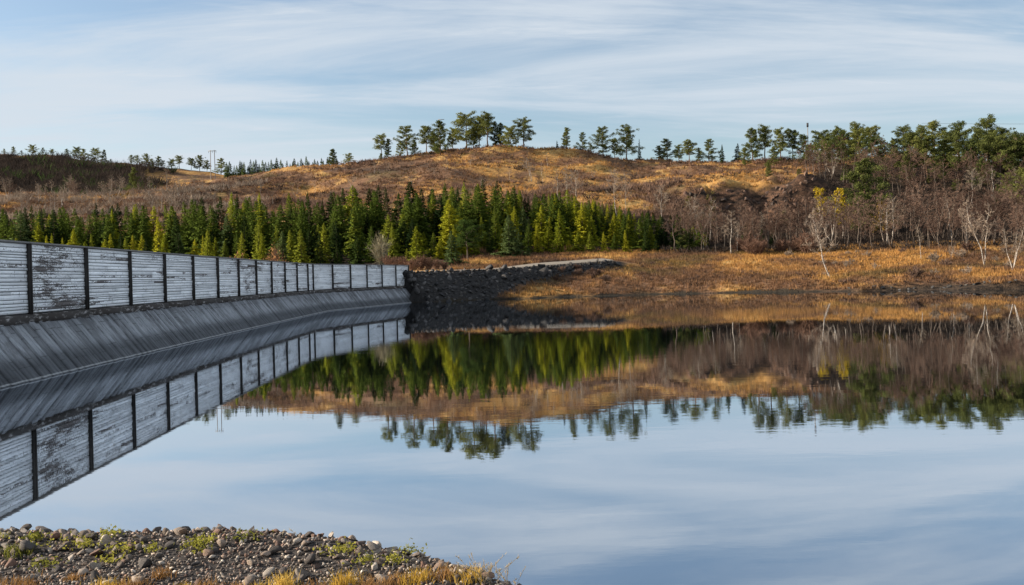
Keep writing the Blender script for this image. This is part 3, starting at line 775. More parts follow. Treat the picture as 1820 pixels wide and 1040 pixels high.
def pine_arrays(seed, h=12.0, crown_from=0.35, spread=2.6, lean=0.0, dens=1.0, conical=0.0):
    r = np.random.default_rng(seed); cr = Acc(); tr = Acc()
    k = 9; zt = np.linspace(0, h * 0.96, k); wob = np.cumsum(r.normal(size=(k, 2)) * 0.10, 0) * (h / 12)
    pts = np.stack([wob[:, 0] + lean * zt, wob[:, 1], zt], -1)
    tr.tube(pts, (0.017 * h) * (1 - zt / h * 0.85) + 0.015, 7)
    def clump(c, s, n):
        n = int(n * dens)
        dirs = unit(r.normal(size=(n, 3)) + np.array([0, 0, 0.25])); P = c + dirs * (s * r.uniform(0.15, 1.0, (n, 1)) ** 0.6) * np.array([1, 1, 0.7])
        A = unit(r.normal(size=(n, 3))); B = unit(np.cross(A, dirs + r.normal(size=(n, 3)) * 0.4))
        sz = r.uniform(0.15, 0.31, (n, 1)) * (0.6 + 0.3 * s)
        cr.quads(P, A * sz * 0.40, B * sz * 1.25)
    nl = int(r.integers(25, 31))
    for b in range(nl):
        t = crown_from + (0.96 - crown_from) * ((b + r.uniform(0, 0.9)) / nl)
        p0 = np.array([np.interp(t * h, zt, pts[:, 0]), np.interp(t * h, zt, pts[:, 1]), t * h])
        an = b * 2.4 + r.normal() * 0.5
        k_ = (t - crown_from) / (1 - crown_from)
        prof = (1 - conical) * (math.sin(math.pi * (0.36 + 0.58 * k_)) ** 0.8) + conical * (1.05 - k_)
        L = spread * prof * r.choice([0.45, 0.75, 0.95, 1.2], p=[0.2, 0.3, 0.3, 0.2]) + 0.3
        d = np.array([math.cos(an), math.sin(an), 0.05 + 0.50 * k_]); p1 = p0 + d * L * 0.55 + np.array([0, 0, -0.06 * L]); p2 = p0 + d * L + np.array([0, 0, 0.08 * L])
        tr.tube([p0, p1, p2], [0.04 * h / 12 + 0.010 * L, 0.03, 0.015], 4)
        nc = 3 + int(L * 1.15)
        for q in range(nc):
            f = 0.25 + 0.75 * (q + 0.6) / nc
            c = p0 + (p2 - p0) * f + r.normal(size=3) * np.array([0.22, 0.22, 0.10]) * L * 0.5
            clump(c, r.uniform(0.50, 0.95) * (0.80 + 0.08 * L), 46)
    clump(pts[-1] + np.array([0, 0, 0.1]), 0.75, 50); clump(pts[-2], 1.0, 60); clump(pts[-1] * 0.5 + pts[-2] * 0.5, 0.9, 50)
    return tr, cr

def birch_arrays(seed, h=9.0, spread=0.34, lean=0.0, stems=1, twig_n=13, leaf=0.0, low=0.22, twig_w=0.030, droop=-0.25, leafsz=0.12):
    r = np.random.default_rng(seed); cr = Acc(); tr = Acc(); lf = Acc()
    TP, TD, TW = [], [], []
    for sidx in range(stems):
        hh = h * r.uniform(0.8, 1.0) if sidx else h
        k = 8; zt = np.linspace(0, hh, k); out = (r.uniform(0, 6.28), r.uniform(0.10, 0.26) if stems > 1 else 0.0)
        wob = np.cumsum(r.normal(size=(k, 2)) * 0.018 * hh, 0); wob[0] = 0
        pts = np.stack([wob[:, 0] + (lean + math.cos(out[0]) * out[1]) * zt, wob[:, 1] + math.sin(out[0]) * out[1] * zt, zt], -1)
        tr.tube(pts, 0.0095 * hh * (1 - zt / hh) ** 0.8 + 0.010, 6)
        nb_ = int(15 + r.integers(0, 5))
        for b in range(nb_):
            t = low + (0.98 - low) * (b + r.uniform(0, 0.9)) / nb_
            p0 = np.array([np.interp(t * hh, zt, pts[:, q]) for q in range(3)])
            an = b * 2.39 + r.normal() * 0.4; L = hh * spread * (1.12 - t) ** 0.75 * r.uniform(0.6, 1.15)
            up = r.uniform(0.55, 1.15); d = unit(np.array([math.cos(an), math.sin(an), up]))
            p1 = p0 + d * L * 0.5; p2 = p1 + unit(d + np.array([0, 0, r.uniform(-0.1, 0.45)])) * L * 0.5
            cr.tube([p0, p1, p2], [0.0042 * hh * (1.1 - t) + 0.010, 0.014, 0.007], 3)
            n2 = 5
            for q in range(n2):
                f = r.uniform(0.25, 1.0); s0 = p0 + (p1 - p0) * min(1, f * 2) + (p2 - p1) * max(0, f * 2 - 1)
                d2 = unit(d + r.normal(size=3) * 0.55); L2 = L * r.uniform(0.25, 0.5)
                s1 = s0 + d2 * L2
                TP.append(s0[None]); TD.append((s1 - s0)[None]); TW.append(unit(np.cross(d2, r.normal(size=3)))[None] * (twig_w * 0.9))
                n3 = twig_n
                fr = r.uniform(0.1, 1.0, (n3, 1)); P = s0 + (s1 - s0) * fr
                d3 = unit(d2 + r.normal(size=(n3, 3)) * 0.6 + np.array([0, 0, droop])); L3 = L * r.uniform(0.14, 0.34, (n3, 1))
                TP.append(P); TD.append(d3 * L3); TW.append(unit(np.cross(d3, r.normal(size=(n3, 3)))) * twig_w * 0.75)
                if leaf > 0:
                    nl = int(leaf * 6); pp = P[r.integers(0, n3, nl)] + r.normal(size=(nl, 3)) * 0.18
                    lf.quads(pp, unit(r.normal(size=(nl, 3))) * leafsz * 0.7, unit(r.normal(size=(nl, 3))) * leafsz)
    cr.slivers(np.concatenate(TP), np.concatenate(TD), np.concatenate(TW))
    return tr, cr, lf

def shrub_mesh(name, seed, h, w, mat, n=30, twig_n=12, tw=0.022, leaf=None, leaf_n=0, leafsz=0.08):
    r = np.random.default_rng(seed); ac = Acc(); lf = Acc(); TP, TD, TW = [], [], []
    for b in range(n):
        an = r.uniform(0, 6.28); out = r.uniform(0.1, 1.0) * w; top = np.array([math.cos(an) * out, math.sin(an) * out, h * r.uniform(0.6, 1.0) * (1.05 - 0.4 * out / w)])
        p0 = np.array([math.cos(an), math.sin(an), 0]) * out * 0.25; m = p0 * 0.5 + top * 0.5 + np.array([0, 0, 0.12 * h])
        ac.tube([p0, m, top], [tw * 1.3, tw, tw * 0.5], 3)
        for q in range(3):
            f = r.uniform(0.15, 1.0, (twig_n, 1)); P = np.where(f < 0.5, p0 + (m - p0) * f * 2, m + (top - m) * (f * 2 - 1))
            d = unit((top - p0) * 0.5 / h + r.normal(size=(twig_n, 3)) * 0.55 + np.array([0, 0, 0.3])); L = h * r.uniform(0.12, 0.32, (twig_n, 1))
            TP.append(P); TD.append(d * L); TW.append(unit(np.cross(d, r.normal(size=(twig_n, 3)))) * tw)
        if leaf is not None:
            pp = p0 + (top - p0) * r.uniform(0.3, 1.05, (leaf_n, 1)) + r.normal(size=(leaf_n, 3)) * 0.13 * h
            lf.quads(pp, unit(r.normal(size=(leaf_n, 3))) * leafsz * 0.7, unit(r.normal(size=(leaf_n, 3))) * leafsz)
    ac.slivers(np.concatenate(TP), np.concatenate(TD), np.concatenate(TW))
    if leaf is None: return ac.mesh(name, [mat]), None
    return ac.mesh(name, [mat]), lf.mesh(name + '_leaves', [leaf])

SPR = {}
for key, mk in (('g', 'spruce'), ('y', 'spruce_lime'), ('d', 'spruce_dark'), ('p', 'spruce_pale')):
    SPR[key] = []
for sidx in range(6):
    tr, cr = spruce_arrays(10 + sidx, 10.0, [2.2, 2.6, 1.9, 2.4, 2.1, 2.8][sidx])
    tm = tr.mesh('trunk', [M['spruce_bark']])
    for key, mk in (('g', 'spruce'), ('y', 'spruce_lime'), ('d', 'spruce_dark'), ('p', 'spruce_pale')):
        SPR[key].append((tm, cr.mesh('crown', [M[mk]])))
PINE = []
for sidx, kw in enumerate([dict(spread=3.9, crown_from=0.22), dict(spread=3.3, crown_from=0.38), dict(spread=4.4, crown_from=0.16), dict(spread=4.2, crown_from=0.10, conical=0.7), dict(spread=3.2, crown_from=0.42, dens=0.85), dict(spread=5.0, crown_from=0.12, dens=1.1), dict(spread=2.7, crown_from=0.10, conical=0.55), dict(spread=3.6, crown_from=0.30, lean=0.05), dict(spread=4.6, crown_from=0.2, dens=1.15), dict(spread=3.4, crown_from=0.15, conical=0.35), dict(spread=3.7, crown_from=0.05, conical=0.92, dens=1.1), dict(spread=4.3, crown_from=0.07, conical=0.8, dens=1.1)]):
    tr, cr = pine_arrays(40 + sidx, 12.0, **kw); PINE.append((tr.mesh('trunk', [M['pine_bark']]), cr.mesh('crown', [M['pine']])))
BIR, BIRP, BIRL = [], [], []
for sidx, kw in enumerate([dict(low=0.4), dict(spread=0.28, low=0.38), dict(spread=0.4, low=0.3), dict(stems=2, low=0.36), dict(stems=3, spread=0.3, low=0.34), dict(spread=0.24, low=0.45)]):
    tr, cr, lf = birch_arrays(70 + sidx, 9.0, **kw)
    BIR.append((tr.mesh('trunk', [M['grey_bark']]), cr.mesh('branches', [M['twig']])))
    BIRP.append((tr.mesh('trunk', [M['birch_bark']]), cr.mesh('branches', [M['twig_pale']])))

def tree(name, parts, X, Y, Z, scale, rz, label, cat, group=None, wide=1.0, names=('trunk', 'crown'), tilt=(0, 0)):
    o = obj(name, None, loc=(X, Y, Z - 0.15), rot=(tilt[0], tilt[1], rz), scale=(scale * wide, scale * wide, scale), label=label, category=cat, group=group)
    o.empty_display_size = 0.3
    for nm, me in zip(names, parts): obj(nm, me, o)
    return o

ORD = ['first', 'second', 'third', 'fourth', 'fifth', 'sixth', 'seventh', 'eighth', 'ninth', 'tenth', 'eleventh', 'twelfth', 'thirteenth', 'fourteenth', 'fifteenth', 'sixteenth', 'seventeenth', 'eighteenth', 'nineteenth', 'twentieth']

# --- pines along the ridge: (column, top row, builder, width factor, depth shift, label)
def ridge_pine(px, top, kind, wide, dd, label, group=None, D=None, name='pine_tree', dark=None):
    D = (ridge_depth(px) if D is None else D) + dd
    X, Y, Z = place(px, D); h = max(height_at(px, top, D) - Z, 2.0)
    if name == 'pine_tree' and kind in (0, 1, 2, 5) and int(px * 7) % 3 == 0: kind = {0: 7, 1: 9, 2: 8, 5: 8}[kind]
    if name == 'pine_tree' and px > 1300 and kind in (0, 2, 5) and int(px) % 2: kind = 9
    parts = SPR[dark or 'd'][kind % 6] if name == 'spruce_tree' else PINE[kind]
    base = 10.0 if name == 'spruce_tree' else 12.0
    tree(name, parts, X, Y, Z, h / base, rng.uniform(0, 6.28), label, 'spruce' if name == 'spruce_tree' else 'pine', group, wide * (1.0 if name == 'spruce_tree' or kind >= 10 else (1.25 if px < 1300 else 1.1)))

G1 = 'pines crowning the hilltop'
for a in [
    (679, 240, 4, 0.95, 0, 'slim pine left of the hilltop clump, taller of a close pair'),
    (690, 246, 6, 0.85, 1, 'slim pine left of the hilltop clump, shorter of a close pair'),
    (725, 225, 0, 0.95, 0, 'rounded pine left of the hilltop clump with sky under its boughs'),
    (737, 248, 3, 0.8, -6, 'low bushy young pine at the foot of the hilltop clump'),
    (757, 225, 1, 0.9, 8, 'dark leaning pine set back between two broad hilltop pines'),
    (783, 214, 11, 1.0, -16, 'broad cone-shaped sunlit pine standing in front of a thin pole on the hilltop'),
    (828, 204, 5, 1.05, 0, 'widest and densest pine of the hilltop clump'),
    (851, 210, 1, 0.8, 4, 'dark narrow pine touching the right side of the densest hilltop pine'),
    (868, 202, 4, 0.95, 0, 'tallest open-crowned pine of the hilltop with bare lower trunk'),
    (880, 216, 6, 0.8, 8, 'thin pine just right of the tallest hilltop pine'),
    (890, 218, 6, 0.95, 10, 'thin shaded pine in the gap before the right hilltop pair'),
    (772, 236, 8, 0.8, 6, 'pine filling the gap just left of the thin hilltop pole'),
    (806, 228, 7, 0.9, 8, 'darker pine in the gap left of the densest hilltop pine'),
    (712, 250, 9, 0.8, 4, 'low pine peeping out left of the rounded hilltop pine'),
    (842, 232, 8, 0.8, -4, 'lower pine before the trunks in the middle of the hilltop clump'),
    (909, 226, 2, 0.85, -6, 'lower left pine of the broad pair ending the hilltop clump'),
    (931, 211, 0, 1.05, -2, 'taller right pine of the broad pair ending the hilltop clump'),
]: ridge_pine(*a, G1)
G2 = 'pines spaced along the descending ridge'
for a in [
    (1007, 226, 6, 0.95, 0, 'narrow pine first in the row right of the hilltop clump'),
    (1035, 234, 3, 0.85, 0, 'short narrow pine second in the row right of the hilltop clump'),
    (1050, 254, 6, 1.1, 2, 'small bushy pine between the second and the broad third ridge pine'),
    (1072, 227, 5, 0.82, 0, 'broad round-topped pine in the ridge row right of the hilltop'),
    (1092, 248, 0, 0.8, 3, 'low pine squeezed between the two biggest pines of the ridge row'),
    (1114, 225, 2, 0.85, 0, 'domed pine last before the bare gap in the ridge line'),
    (1172, 258, 6, 1.2, 0, 'low dark pine opening the small ridge group after the gap'),
    (1186, 246, 3, 1.2, 2, 'highest pine of the small ridge group after the gap'),
    (1207, 258, 0, 0.9, 0, 'low spreading pine in the middle of the small ridge group'),
    (1226, 250, 1, 1.0, 0, 'open pine with visible stem in the small ridge group'),
    (1243, 262, 6, 1.0, 4, 'little pine in the small ridge group beside the open one'),
    (1260, 246, 3, 1.0, 0, 'pointed pine at the right of the small ridge group'),
]: ridge_pine(*a, G2)
for a in [(990, 249, 0, 0.9, 0, 'tiny dark spire spruce on the ridge after the hilltop clump'), (1137, 246, 2, 0.55, 0, 'very thin ragged spire leaning at the edge of the ridge gap'),
          (1284, 256, 3, 0.9, 0, 'small spire spruce alone right of the small ridge group'), (1312, 254, 1, 1.1, 0, 'small spire spruce left of the long pine row on the right ridge')]:
    ridge_pine(*a, None, None, 'spruce_tree', 'd')
G3 = 'pines of the long row on the right ridge'
R3 = [(1325, 262, 0, 1.0, -10), (1338, 227, 1, 0.95, 0), (1361, 225, 4, 0.95, 0), (1376, 262, 6, 1.3, -14), (1386, 229, 0, 0.85, -6), (1409, 231, 1, 0.9, 0), (1431, 238, 3, 1.1, -6), (1462, 234, 2, 1.05, -14),
      (1490, 228, 4, 0.9, 4), (1498, 240, 3, 1.2, -26), (1522, 221, 5, 0.95, -10), (1550, 226, 1, 1.05, 0), (1570, 250, 2, 0.9, -30), (1588, 246, 0, 0.85, 0), (1607, 225, 4, 1.1, 0), (1617, 238, 0, 0.9, -20), (1637, 222, 2, 0.95, -10), (1662, 214, 1, 1.1, 0),
      (1682, 236, 0, 0.8, -8), (1706, 219, 5, 0.85, -14), (1733, 240, 4, 0.9, 0), (1758, 211, 4, 1.0, -6), (1766, 238, 5, 0.85, -22), (1782, 228, 0, 0.9, -4), (1803, 240, 2, 1.0, -12), (1826, 236, 0, 1.0, -8), (1850, 232, 5, 0.9, -8)]
for q, a in enumerate(R3):
    D = 432 - max(0, (a[0] - 1400)) * 0.10
    ridge_pine(*a, f'pine in the long right ridge row, {ORD[q] if q < 20 else "twenty-" + ORD[q - 20]} from its left end', G3, D)
# second-line pines filling the right ridge
for q, (px, top, kd, wd, D) in enumerate([(1440, 256, 0, 1.0, 388), (1470, 240, 8, 0.95, 378), (1500, 236, 2, 0.95, 372), (1528, 232, 5, 0.95, 366), (1556, 246, 0, 1.0, 362), (1588, 250, 3, 1.0, 360), (1622, 236, 8, 0.95, 356), (1650, 240, 0, 1.0, 352), (1678, 246, 3, 1.0, 352), (1702, 234, 2, 1.0, 348), (1730, 248, 9, 1.1, 344), (1756, 236, 8, 1.0, 344), (1780, 242, 5, 0.95, 340), (1806, 248, 0, 1.1, 338), (1830, 240, 2, 1.0, 338), (1612, 268, 11, 0.9, 338), (1668, 276, 3, 1.0, 335), (1745, 280, 11, 0.9, 328)]):
    ridge_pine(px, top, kd, wd, 0, f'pine on the slope just under the right ridge row, {ORD[q]} of that line', 'pines just under the right ridge row', D)
ridge_pine(1541, 284, 11, 1.15, 0, 'big sunlit cone-shaped pine standing before the wooded right slope', None, 268)
ridge_pine(1366, 287, 6, 1.1, 0, 'small green pine on the edge above the rock face', None, 330)
ridge_pine(1395, 372, 6, 1.1, 0, 'small dark pine growing low in front of the rock face', None, 300)
ridge_pine(592, 264, 6, 0.9, 0, 'pale thin tree sticking up from the far left ridge line', None, 500)
ridge_pine(620, 273, 2, 1.2, 0, 'low spreading dark pine on the bare brow left of the hilltop', None, 470)
ridge_pine(677, 272, 6, 1.1, 0, 'little green bush-like pine on the slope under the slim pair', None, 440)

for q, (px, top, D, nm, kd, wd, lab) in enumerate([
    (1605, 300, 345, 'pine_tree', 5, 0.9, 'green pine half hidden in bare birches right of the big sunlit pine'), (1650, 310, 335, 'pine_tree', 3, 1.0, 'pine among bare crowns halfway down the right slope'), (1700, 318, 325, 'pine_tree', 0, 1.0, 'pine with brown birches on both sides above the forked shore birch'),
    (1745, 290, 335, 'pine_tree', 8, 0.9, 'broad dark pine below the ridge row near the right edge'), (1790, 308, 315, 'pine_tree', 2, 1.0, 'dark pine over the bare birches at the right edge'), (1822, 300, 300, 'pine_tree', 5, 1.0, 'pine cut by the right picture edge above the meadow'),
    (1770, 345, 285, 'spruce_tree', 1, 1.2, 'shaded spruce low in the wood at the right edge'), (1420, 300, 335, 'pine_tree', 0, 1.0, 'pine on the brow above the right end of the rock face'), (1505, 290, 335, 'pine_tree', 9, 1.0, 'pine behind the taller yellow tree'), (1572, 300, 330, 'pine_tree', 8, 0.8, 'pine directly behind the ochre-leaved tree'),
    (1205, 378, 262, 'spruce_tree', 3, 1.2, 'dark spruce where the plantation meets the bare wood'), (1180, 392, 246, 'spruce_tree', 1, 1.2, 'dark spruce, lower, where plantation meets bare wood'), (1328, 392, 262, 'spruce_tree', 5, 1.2, 'dark spruce in deep shade under the rock face'), (1375, 398, 256, 'spruce_tree', 0, 1.3, 'low dark spruce under the right part of the rock face'), (1355, 405, 244, 'spruce_tree', 2, 1.3, 'lowest dark spruce under the rock face, near the meadow'), (1216, 405, 240, 'pine_tree', 3, 0.9, 'dark bushy pine at the wood edge right of the plantation')]):
    ridge_pine(px, top, kd, wd, 0, lab, None, D, nm, 'd')
for q in range(34):
    px = 470 + 17.5 * q + rng.uniform(-8, 8); D = rng.uniform(308, 402); X, Y, Z = place(px, D); h = rng.uniform(2.8, 5.6); pale = q % 2
    tree('birch_tree', (BIRP if pale else BIR)[q % 6], X, Y, Z, h / 9.0, rng.uniform(0, 6.28), ('small pale' if pale else 'small brown') + ' birch on the open hill over the plantation\'s ' + ('left half' if px < 760 else 'right half'), 'birch', 'small birches on the open hill', 1.3, ('trunk', 'branches'))

# --- far left hill
for q, (px, top, kd, wd) in enumerate([(8, 264, 3, 1.1), (24, 260, 9, 1.0), (38, 267, 3, 1.2), (57, 258, 5, 1.1), (76, 262, 3, 1.2), (93, 265, 5, 1.1), (119, 264, 9, 1.0), (138, 262, 8, 1.0), (150, 264, 3, 1.0), (169, 264, 5, 1.05), (186, 266, 11, 0.8), (197, 282, 3, 1.0)]):
    ridge_pine(px, top, kd, wd, 0, f'pine on the crest of the shaded far left hill, {ORD[q]} from its left end', 'pines on the far left hill crest', ridge_depth(px, 680, 800))
for q, (px, top, kd, wd) in enumerate([(234, 275, 1, 1.0), (244, 276, 0, 0.9), (260, 274, 2, 1.0), (270, 282, 0, 1.0), (282, 277, 1, 1.1), (289, 285, 0, 1.0), (306, 283, 2, 1.0), (319, 277, 4, 1.1), (340, 281, 1, 1.0), (355, 277, 2, 0.9), (368, 285, 0, 0.9), (393, 281, 3, 1.1)]):
    ridge_pine(px, top, kd, wd, 0, f'pine on the lower far saddle behind the power pole, {ORD[q]} from the left', 'pines on the far saddle', ridge_depth(px, 680, 800))
q = 0
for px in np.arange(405, 600, 5.2):
    top = 290 - (px - 405) * 0.045 + rng.uniform(-7, 6)
    D = ridge_depth(px, 690, 800) - rng.uniform(0, 30)
    X, Y, Z = place(px + rng.uniform(-2, 2), D); h = max(height_at(px, top, D) - Z, 4)
    me = SPR['d' if q % 3 else 'p'][q % 6][1]
    obj('spruce_tree', me, loc=(X, Y, Z), rot=(0, 0, rng.uniform(0, 6.28)), scale=(h / 10 * 1.05, h / 10 * 1.05, h / 10), label='small dark spruce in the distant strip past the power pole', category='spruce', group='distant forest strip spruces')
    q += 1
ridge_pine(238, 297, 10, 1.0, 0, 'lone sunlit green conifer before the far left hill', None, 440)

# --- spruce plantation
TOP = (np.array([-60, 0, 120, 200, 300, 400, 430, 560, 640, 720, 800, 860, 930, 1000, 1050, 1110, 1180, 1230]), np.array([376, 373, 368, 368, 362, 345, 352, 346, 338, 333, 332, 328, 336, 342, 352, 366, 384, 396]))
FOOT = (np.array([-60, 500, 640, 780, 900, 1240]), np.array([216, 208, 208, 226, 232, 238]))
srow = random.Random(11)
DAMP = [img(p[0], p[1], WT)[0] for p in post_pts]
def plant_label(px, row, key):
    shade = {'g': 'green', 'y': 'lime green', 'd': 'dark', 'p': 'pale grey-green'}[key]
    where = 'front edge' if row == 0 else ('back rows' if row >= 4 else 'middle rows')
    if px < 726:
        k = int(np.searchsorted(DAMP, px)); vis_posts = [d for d in DAMP if d > 20]
        j = int(np.searchsorted(vis_posts, px))
        pos_ = 'over the dam panel at the left edge' if j == 0 else f'over the dam panel after its {ORD[j - 1] if j - 1 < 20 else "last"} post'
        return f'{shade} spruce, {where}, {pos_}'
    for lim, txt in ((800, 'beside the end of the dam wall'), (880, 'behind the small lone pine on the grass'), (960, 'left of the middle of the plantation edge'), (1040, 'above the start of the pale track'), (1110, 'above the end of the stone embankment'), (1300, 'at the right end of the plantation')):
        if px < lim: return f'{shade} spruce, {where}, {txt}'
n_spruce = 0
for row in range(6):
    step = [3.5, 3.7, 3.9, 4.0, 4.2, 4.4][row]
    D0 = [0, 9, 19, 31, 45, 60][row]
    px = -45.0
    while px < 1232:
        foot = float(np.interp(px, *FOOT)); D = foot + D0 + srow.uniform(-3.2, 3.2)
        stepx = step * srow.uniform(0.7, 1.35) * F / D * (0.72 if px > 760 and row < 2 else 1.0)
        px += stepx
        if px > 1130 and row == 0 and srow.random() < 0.5: continue
        if 640 < px < 705 and row == 0: continue
        if 650 < px < 780 and row == 0 and srow.random() < 0.6: continue
        X, Y, Z = place(px, D)
        toppx = float(np.interp(px, *TOP))
        full = height_at(px, toppx, D) - Z
        # shorter in front, reaching the skyline of the stand in the back rows
        if row >= 4: h = min(full * srow.choice([0.75, 0.9, 1.0, 1.06, 1.14]) * srow.uniform(0.95, 1.05), 17)
        else: h = min([5.8, 7.8, 9.2, 10.4][row] * srow.choice([0.55, 0.8, 0.95, 1.1, 1.3]) * srow.uniform(0.9, 1.1), full * 1.0)
        if px < 560 and row < 2: h = max(h, 7.0 * srow.uniform(0.85, 1.15))
        h = max(h, 3.0)
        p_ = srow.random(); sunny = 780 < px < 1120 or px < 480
        key = 'y' if (p_ < (0.55 if row < 3 else 0.30) and sunny) else ('d' if p_ > (0.88 if row < 2 else (0.6 if row < 4 else 0.45)) else ('p' if 0.55 < p_ < 0.60 else 'g'))  # lime needles paint the sunlight on the sunny stretches
        if 520 < px < 660: key = 'd' if srow.random() < 0.72 else 'g'  # dark needles paint the shaded stretch of the stand
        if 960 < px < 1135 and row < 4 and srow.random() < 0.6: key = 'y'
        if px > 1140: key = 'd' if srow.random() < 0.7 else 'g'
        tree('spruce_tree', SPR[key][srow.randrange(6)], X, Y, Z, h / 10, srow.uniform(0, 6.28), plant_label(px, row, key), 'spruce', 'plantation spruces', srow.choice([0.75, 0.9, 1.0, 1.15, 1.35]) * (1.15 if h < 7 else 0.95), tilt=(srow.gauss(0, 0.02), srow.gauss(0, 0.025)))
        n_spruce += 1
# the depth of the stand behind them reads as one mass
fillr = np.random.default_rng(77)
thick = Acc(); proto = [spruce_arrays(30 + i, 10.0, 2.6, 0.25) for i in range(4)]
proto = [(np.concatenate(c.V), np.concatenate(c.T)) for _, c in proto]
for k in range(215):
    px = fillr.uniform(-60, 1225) if k < 170 else fillr.uniform(-420, -40); D = float(np.interp(px, *FOOT)) + fillr.uniform(14, 66)
    X, Y, Z = place(px, D); full = height_at(px, float(np.interp(px, *TOP)), D) - Z
    h = max(3.0, min(full * fillr.uniform(0.75, 1.04), 14)); V_, T_ = proto[k % 4]; an = fillr.uniform(0, 6.28); ca, sa = math.cos(an), math.sin(an)
    W_ = V_ * np.array([h / 10, h / 10, h / 10]); thick.add(np.stack([W_[:, 0] * ca - W_[:, 1] * sa + X, W_[:, 0] * sa + W_[:, 1] * ca + Y, W_[:, 2] + Z], -1), T=T_)
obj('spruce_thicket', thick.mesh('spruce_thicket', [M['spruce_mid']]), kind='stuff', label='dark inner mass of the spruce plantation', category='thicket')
# young trees that stand out at the front
for px, top, D, key, lab in [(905, 380, 226, 'p', 'pale cone-shaped young spruce standing on the golden grass before the plantation'), (803, 408, 205, 'p', 'pale green young spruce at the rubble crest beside the reddish shrubs'),
                             (741, 400, 212, 'y', 'small yellow-green spruce above the reddish shrubs by the dam end'), (800, 352, 232, 'y', 'brightest yellow-green spire near the lone pine'), (938, 437, 224, 'p', 'very small round young spruce on the golden grass')]:
    X, Y, Z = place(px, D); h = height_at(px, top, D) - Z
    tree('spruce_tree', SPR[key][1], X, Y, Z, h / 10, 1.0, lab, 'spruce', None, 1.25)
X, Y, Z = place(832, 214); h = height_at(832, 392, 214) - Z
tr, cr = pine_arrays(91, 12.0, crown_from=0.36, spread=4.6, lean=-0.03)
tree('pine_tree', (tr.mesh('trunk', [M['grey_bark']]), cr.mesh('crown', [M['spruce_mid']])), X, Y, Z, h / 12, 0.4, 'small lone pine with pale bare stem on the golden grass strip', 'pine')

# --- bare birches
def scrub_pos(px):
    vp = [d for d in DAMP if d > 20]; j = int(np.searchsorted(vp, px))
    return 'over the dam panel at the left edge' if j == 0 else f'over the dam panel after its {ORD[j - 1]} post'
def birch(px, D, top, lib, idx, label, group=None, wide=1.0, tilt=(0, 0), h=None, extra=None):
    X, Y, Z = place(px, D)
    if h is None: h = height_at(px, top, D) - Z
    tree('birch_tree', lib[idx], X, Y, Z, h / 9.0, rng.uniform(0, 6.28) if tilt == (0, 0) else 0.6, label, 'birch', group, wide, ('trunk', 'branches', 'foliage'), tilt)
q = 0
for px in np.arange(-10, 470, 5.6):
    D = rng.uniform(305, 395); p2 = px + rng.uniform(-6, 6); X, Y, Z = place(p2, D); h = rng.uniform(5.5, 9.0) * (0.7 if p2 > 330 else 1)
    pale = q % 3 != 0
    birch(p2, D, None, BIRP if pale else BIR, q % 6, ('pale' if pale else 'brown') + ' scrub birch ' + scrub_pos(p2), 'bare birches in the left scrub', h=h, wide=1.15); q += 1
for px, top, D, w_, lab in [(95, 318, 400, 1.5, 'whitish bare crown rising from the left scrub below the far hill'), (135, 310, 400, 1.4, 'tall whitish bare birch in the left scrub before the dark hill flank'), (180, 322, 400, 1.3, 'bare birch between the tall whitish one and the lone conifer'), (198, 318, 405, 1.4, 'bare birch standing close left of the lone sunlit conifer'),
                            (945, 278, 372, 1.3, 'spreading pale bare birch on the slope below the hilltop'), (965, 288, 368, 0.9, 'pale bare birch just right of the spreading one on the slope'), (995, 300, 300, 0.8, 'slender white-stemmed birch behind the middle of the plantation'), (1010, 296, 310, 0.9, 'bushy bare birch beside the slender white-stemmed one'), (1026, 302, 305, 0.8, 'bare birch at the right of the three behind the plantation'),
                            (1098, 300, 295, 0.75, 'tall bright white forked birch above the right part of the plantation'), (1110, 308, 298, 0.7, 'thin white birch crowding the forked one'), (938, 385, 262, 0.6, 'thin white stem among the dark spruces of the middle plantation'), (1182, 328, 285, 0.8, 'bare birch with a white stem right of the plantation'), (855, 312, 345, 0.9, 'small bare birch on the slope under the hilltop pines'), (742, 350, 268, 0.9, 'brown bare tree sticking up among the spruces near the dam end')]:
    birch(px, D, top, BIRP, int(px) % 6, lab, wide=w_)
# wooded right slope
woods = []
q = 0
wr = random.Random(21)
for row, (D0, D1, n_) in enumerate([(228, 242, 36), (245, 265, 46), (268, 300, 50), (318, 350, 60), (352, 385, 36)]):
    for k in range(n_):
        px = 1195 + (1850 - 1195) * (k + wr.uniform(0, 1)) / n_
        if row >= 3 and px < 1430: continue
        D = wr.uniform(D0, D1) - max(0, (px - 1400)) * 0.05
        X, Y, Z = place(px, D); h = wr.uniform(7.5, 13.0) * (0.85 if row == 0 else 1)
        if 1250 < px < 1420 and row == 2: h *= 0.7
        lab_pos = 'between the spruce plantation and the rock face' if px < 1290 else ('below the rock face' if px < 1430 else ('around the yellow trees' if px < 1530 else ('right of the big sunlit pine' if px < 1660 else 'at the right picture edge')))
        lib = BIRP if wr.random() < 0.11 else BIR
        col = 'pale' if lib is BIRP else 'brown'
        birch(px, D, None, lib, wr.randrange(6), f'{col} birch, {["front", "second", "middle", "upper", "topmost"][row]} wood line {lab_pos}', 'bare birches of the right slope wood', h=h, wide=wr.uniform(1.0, 1.4)); q += 1
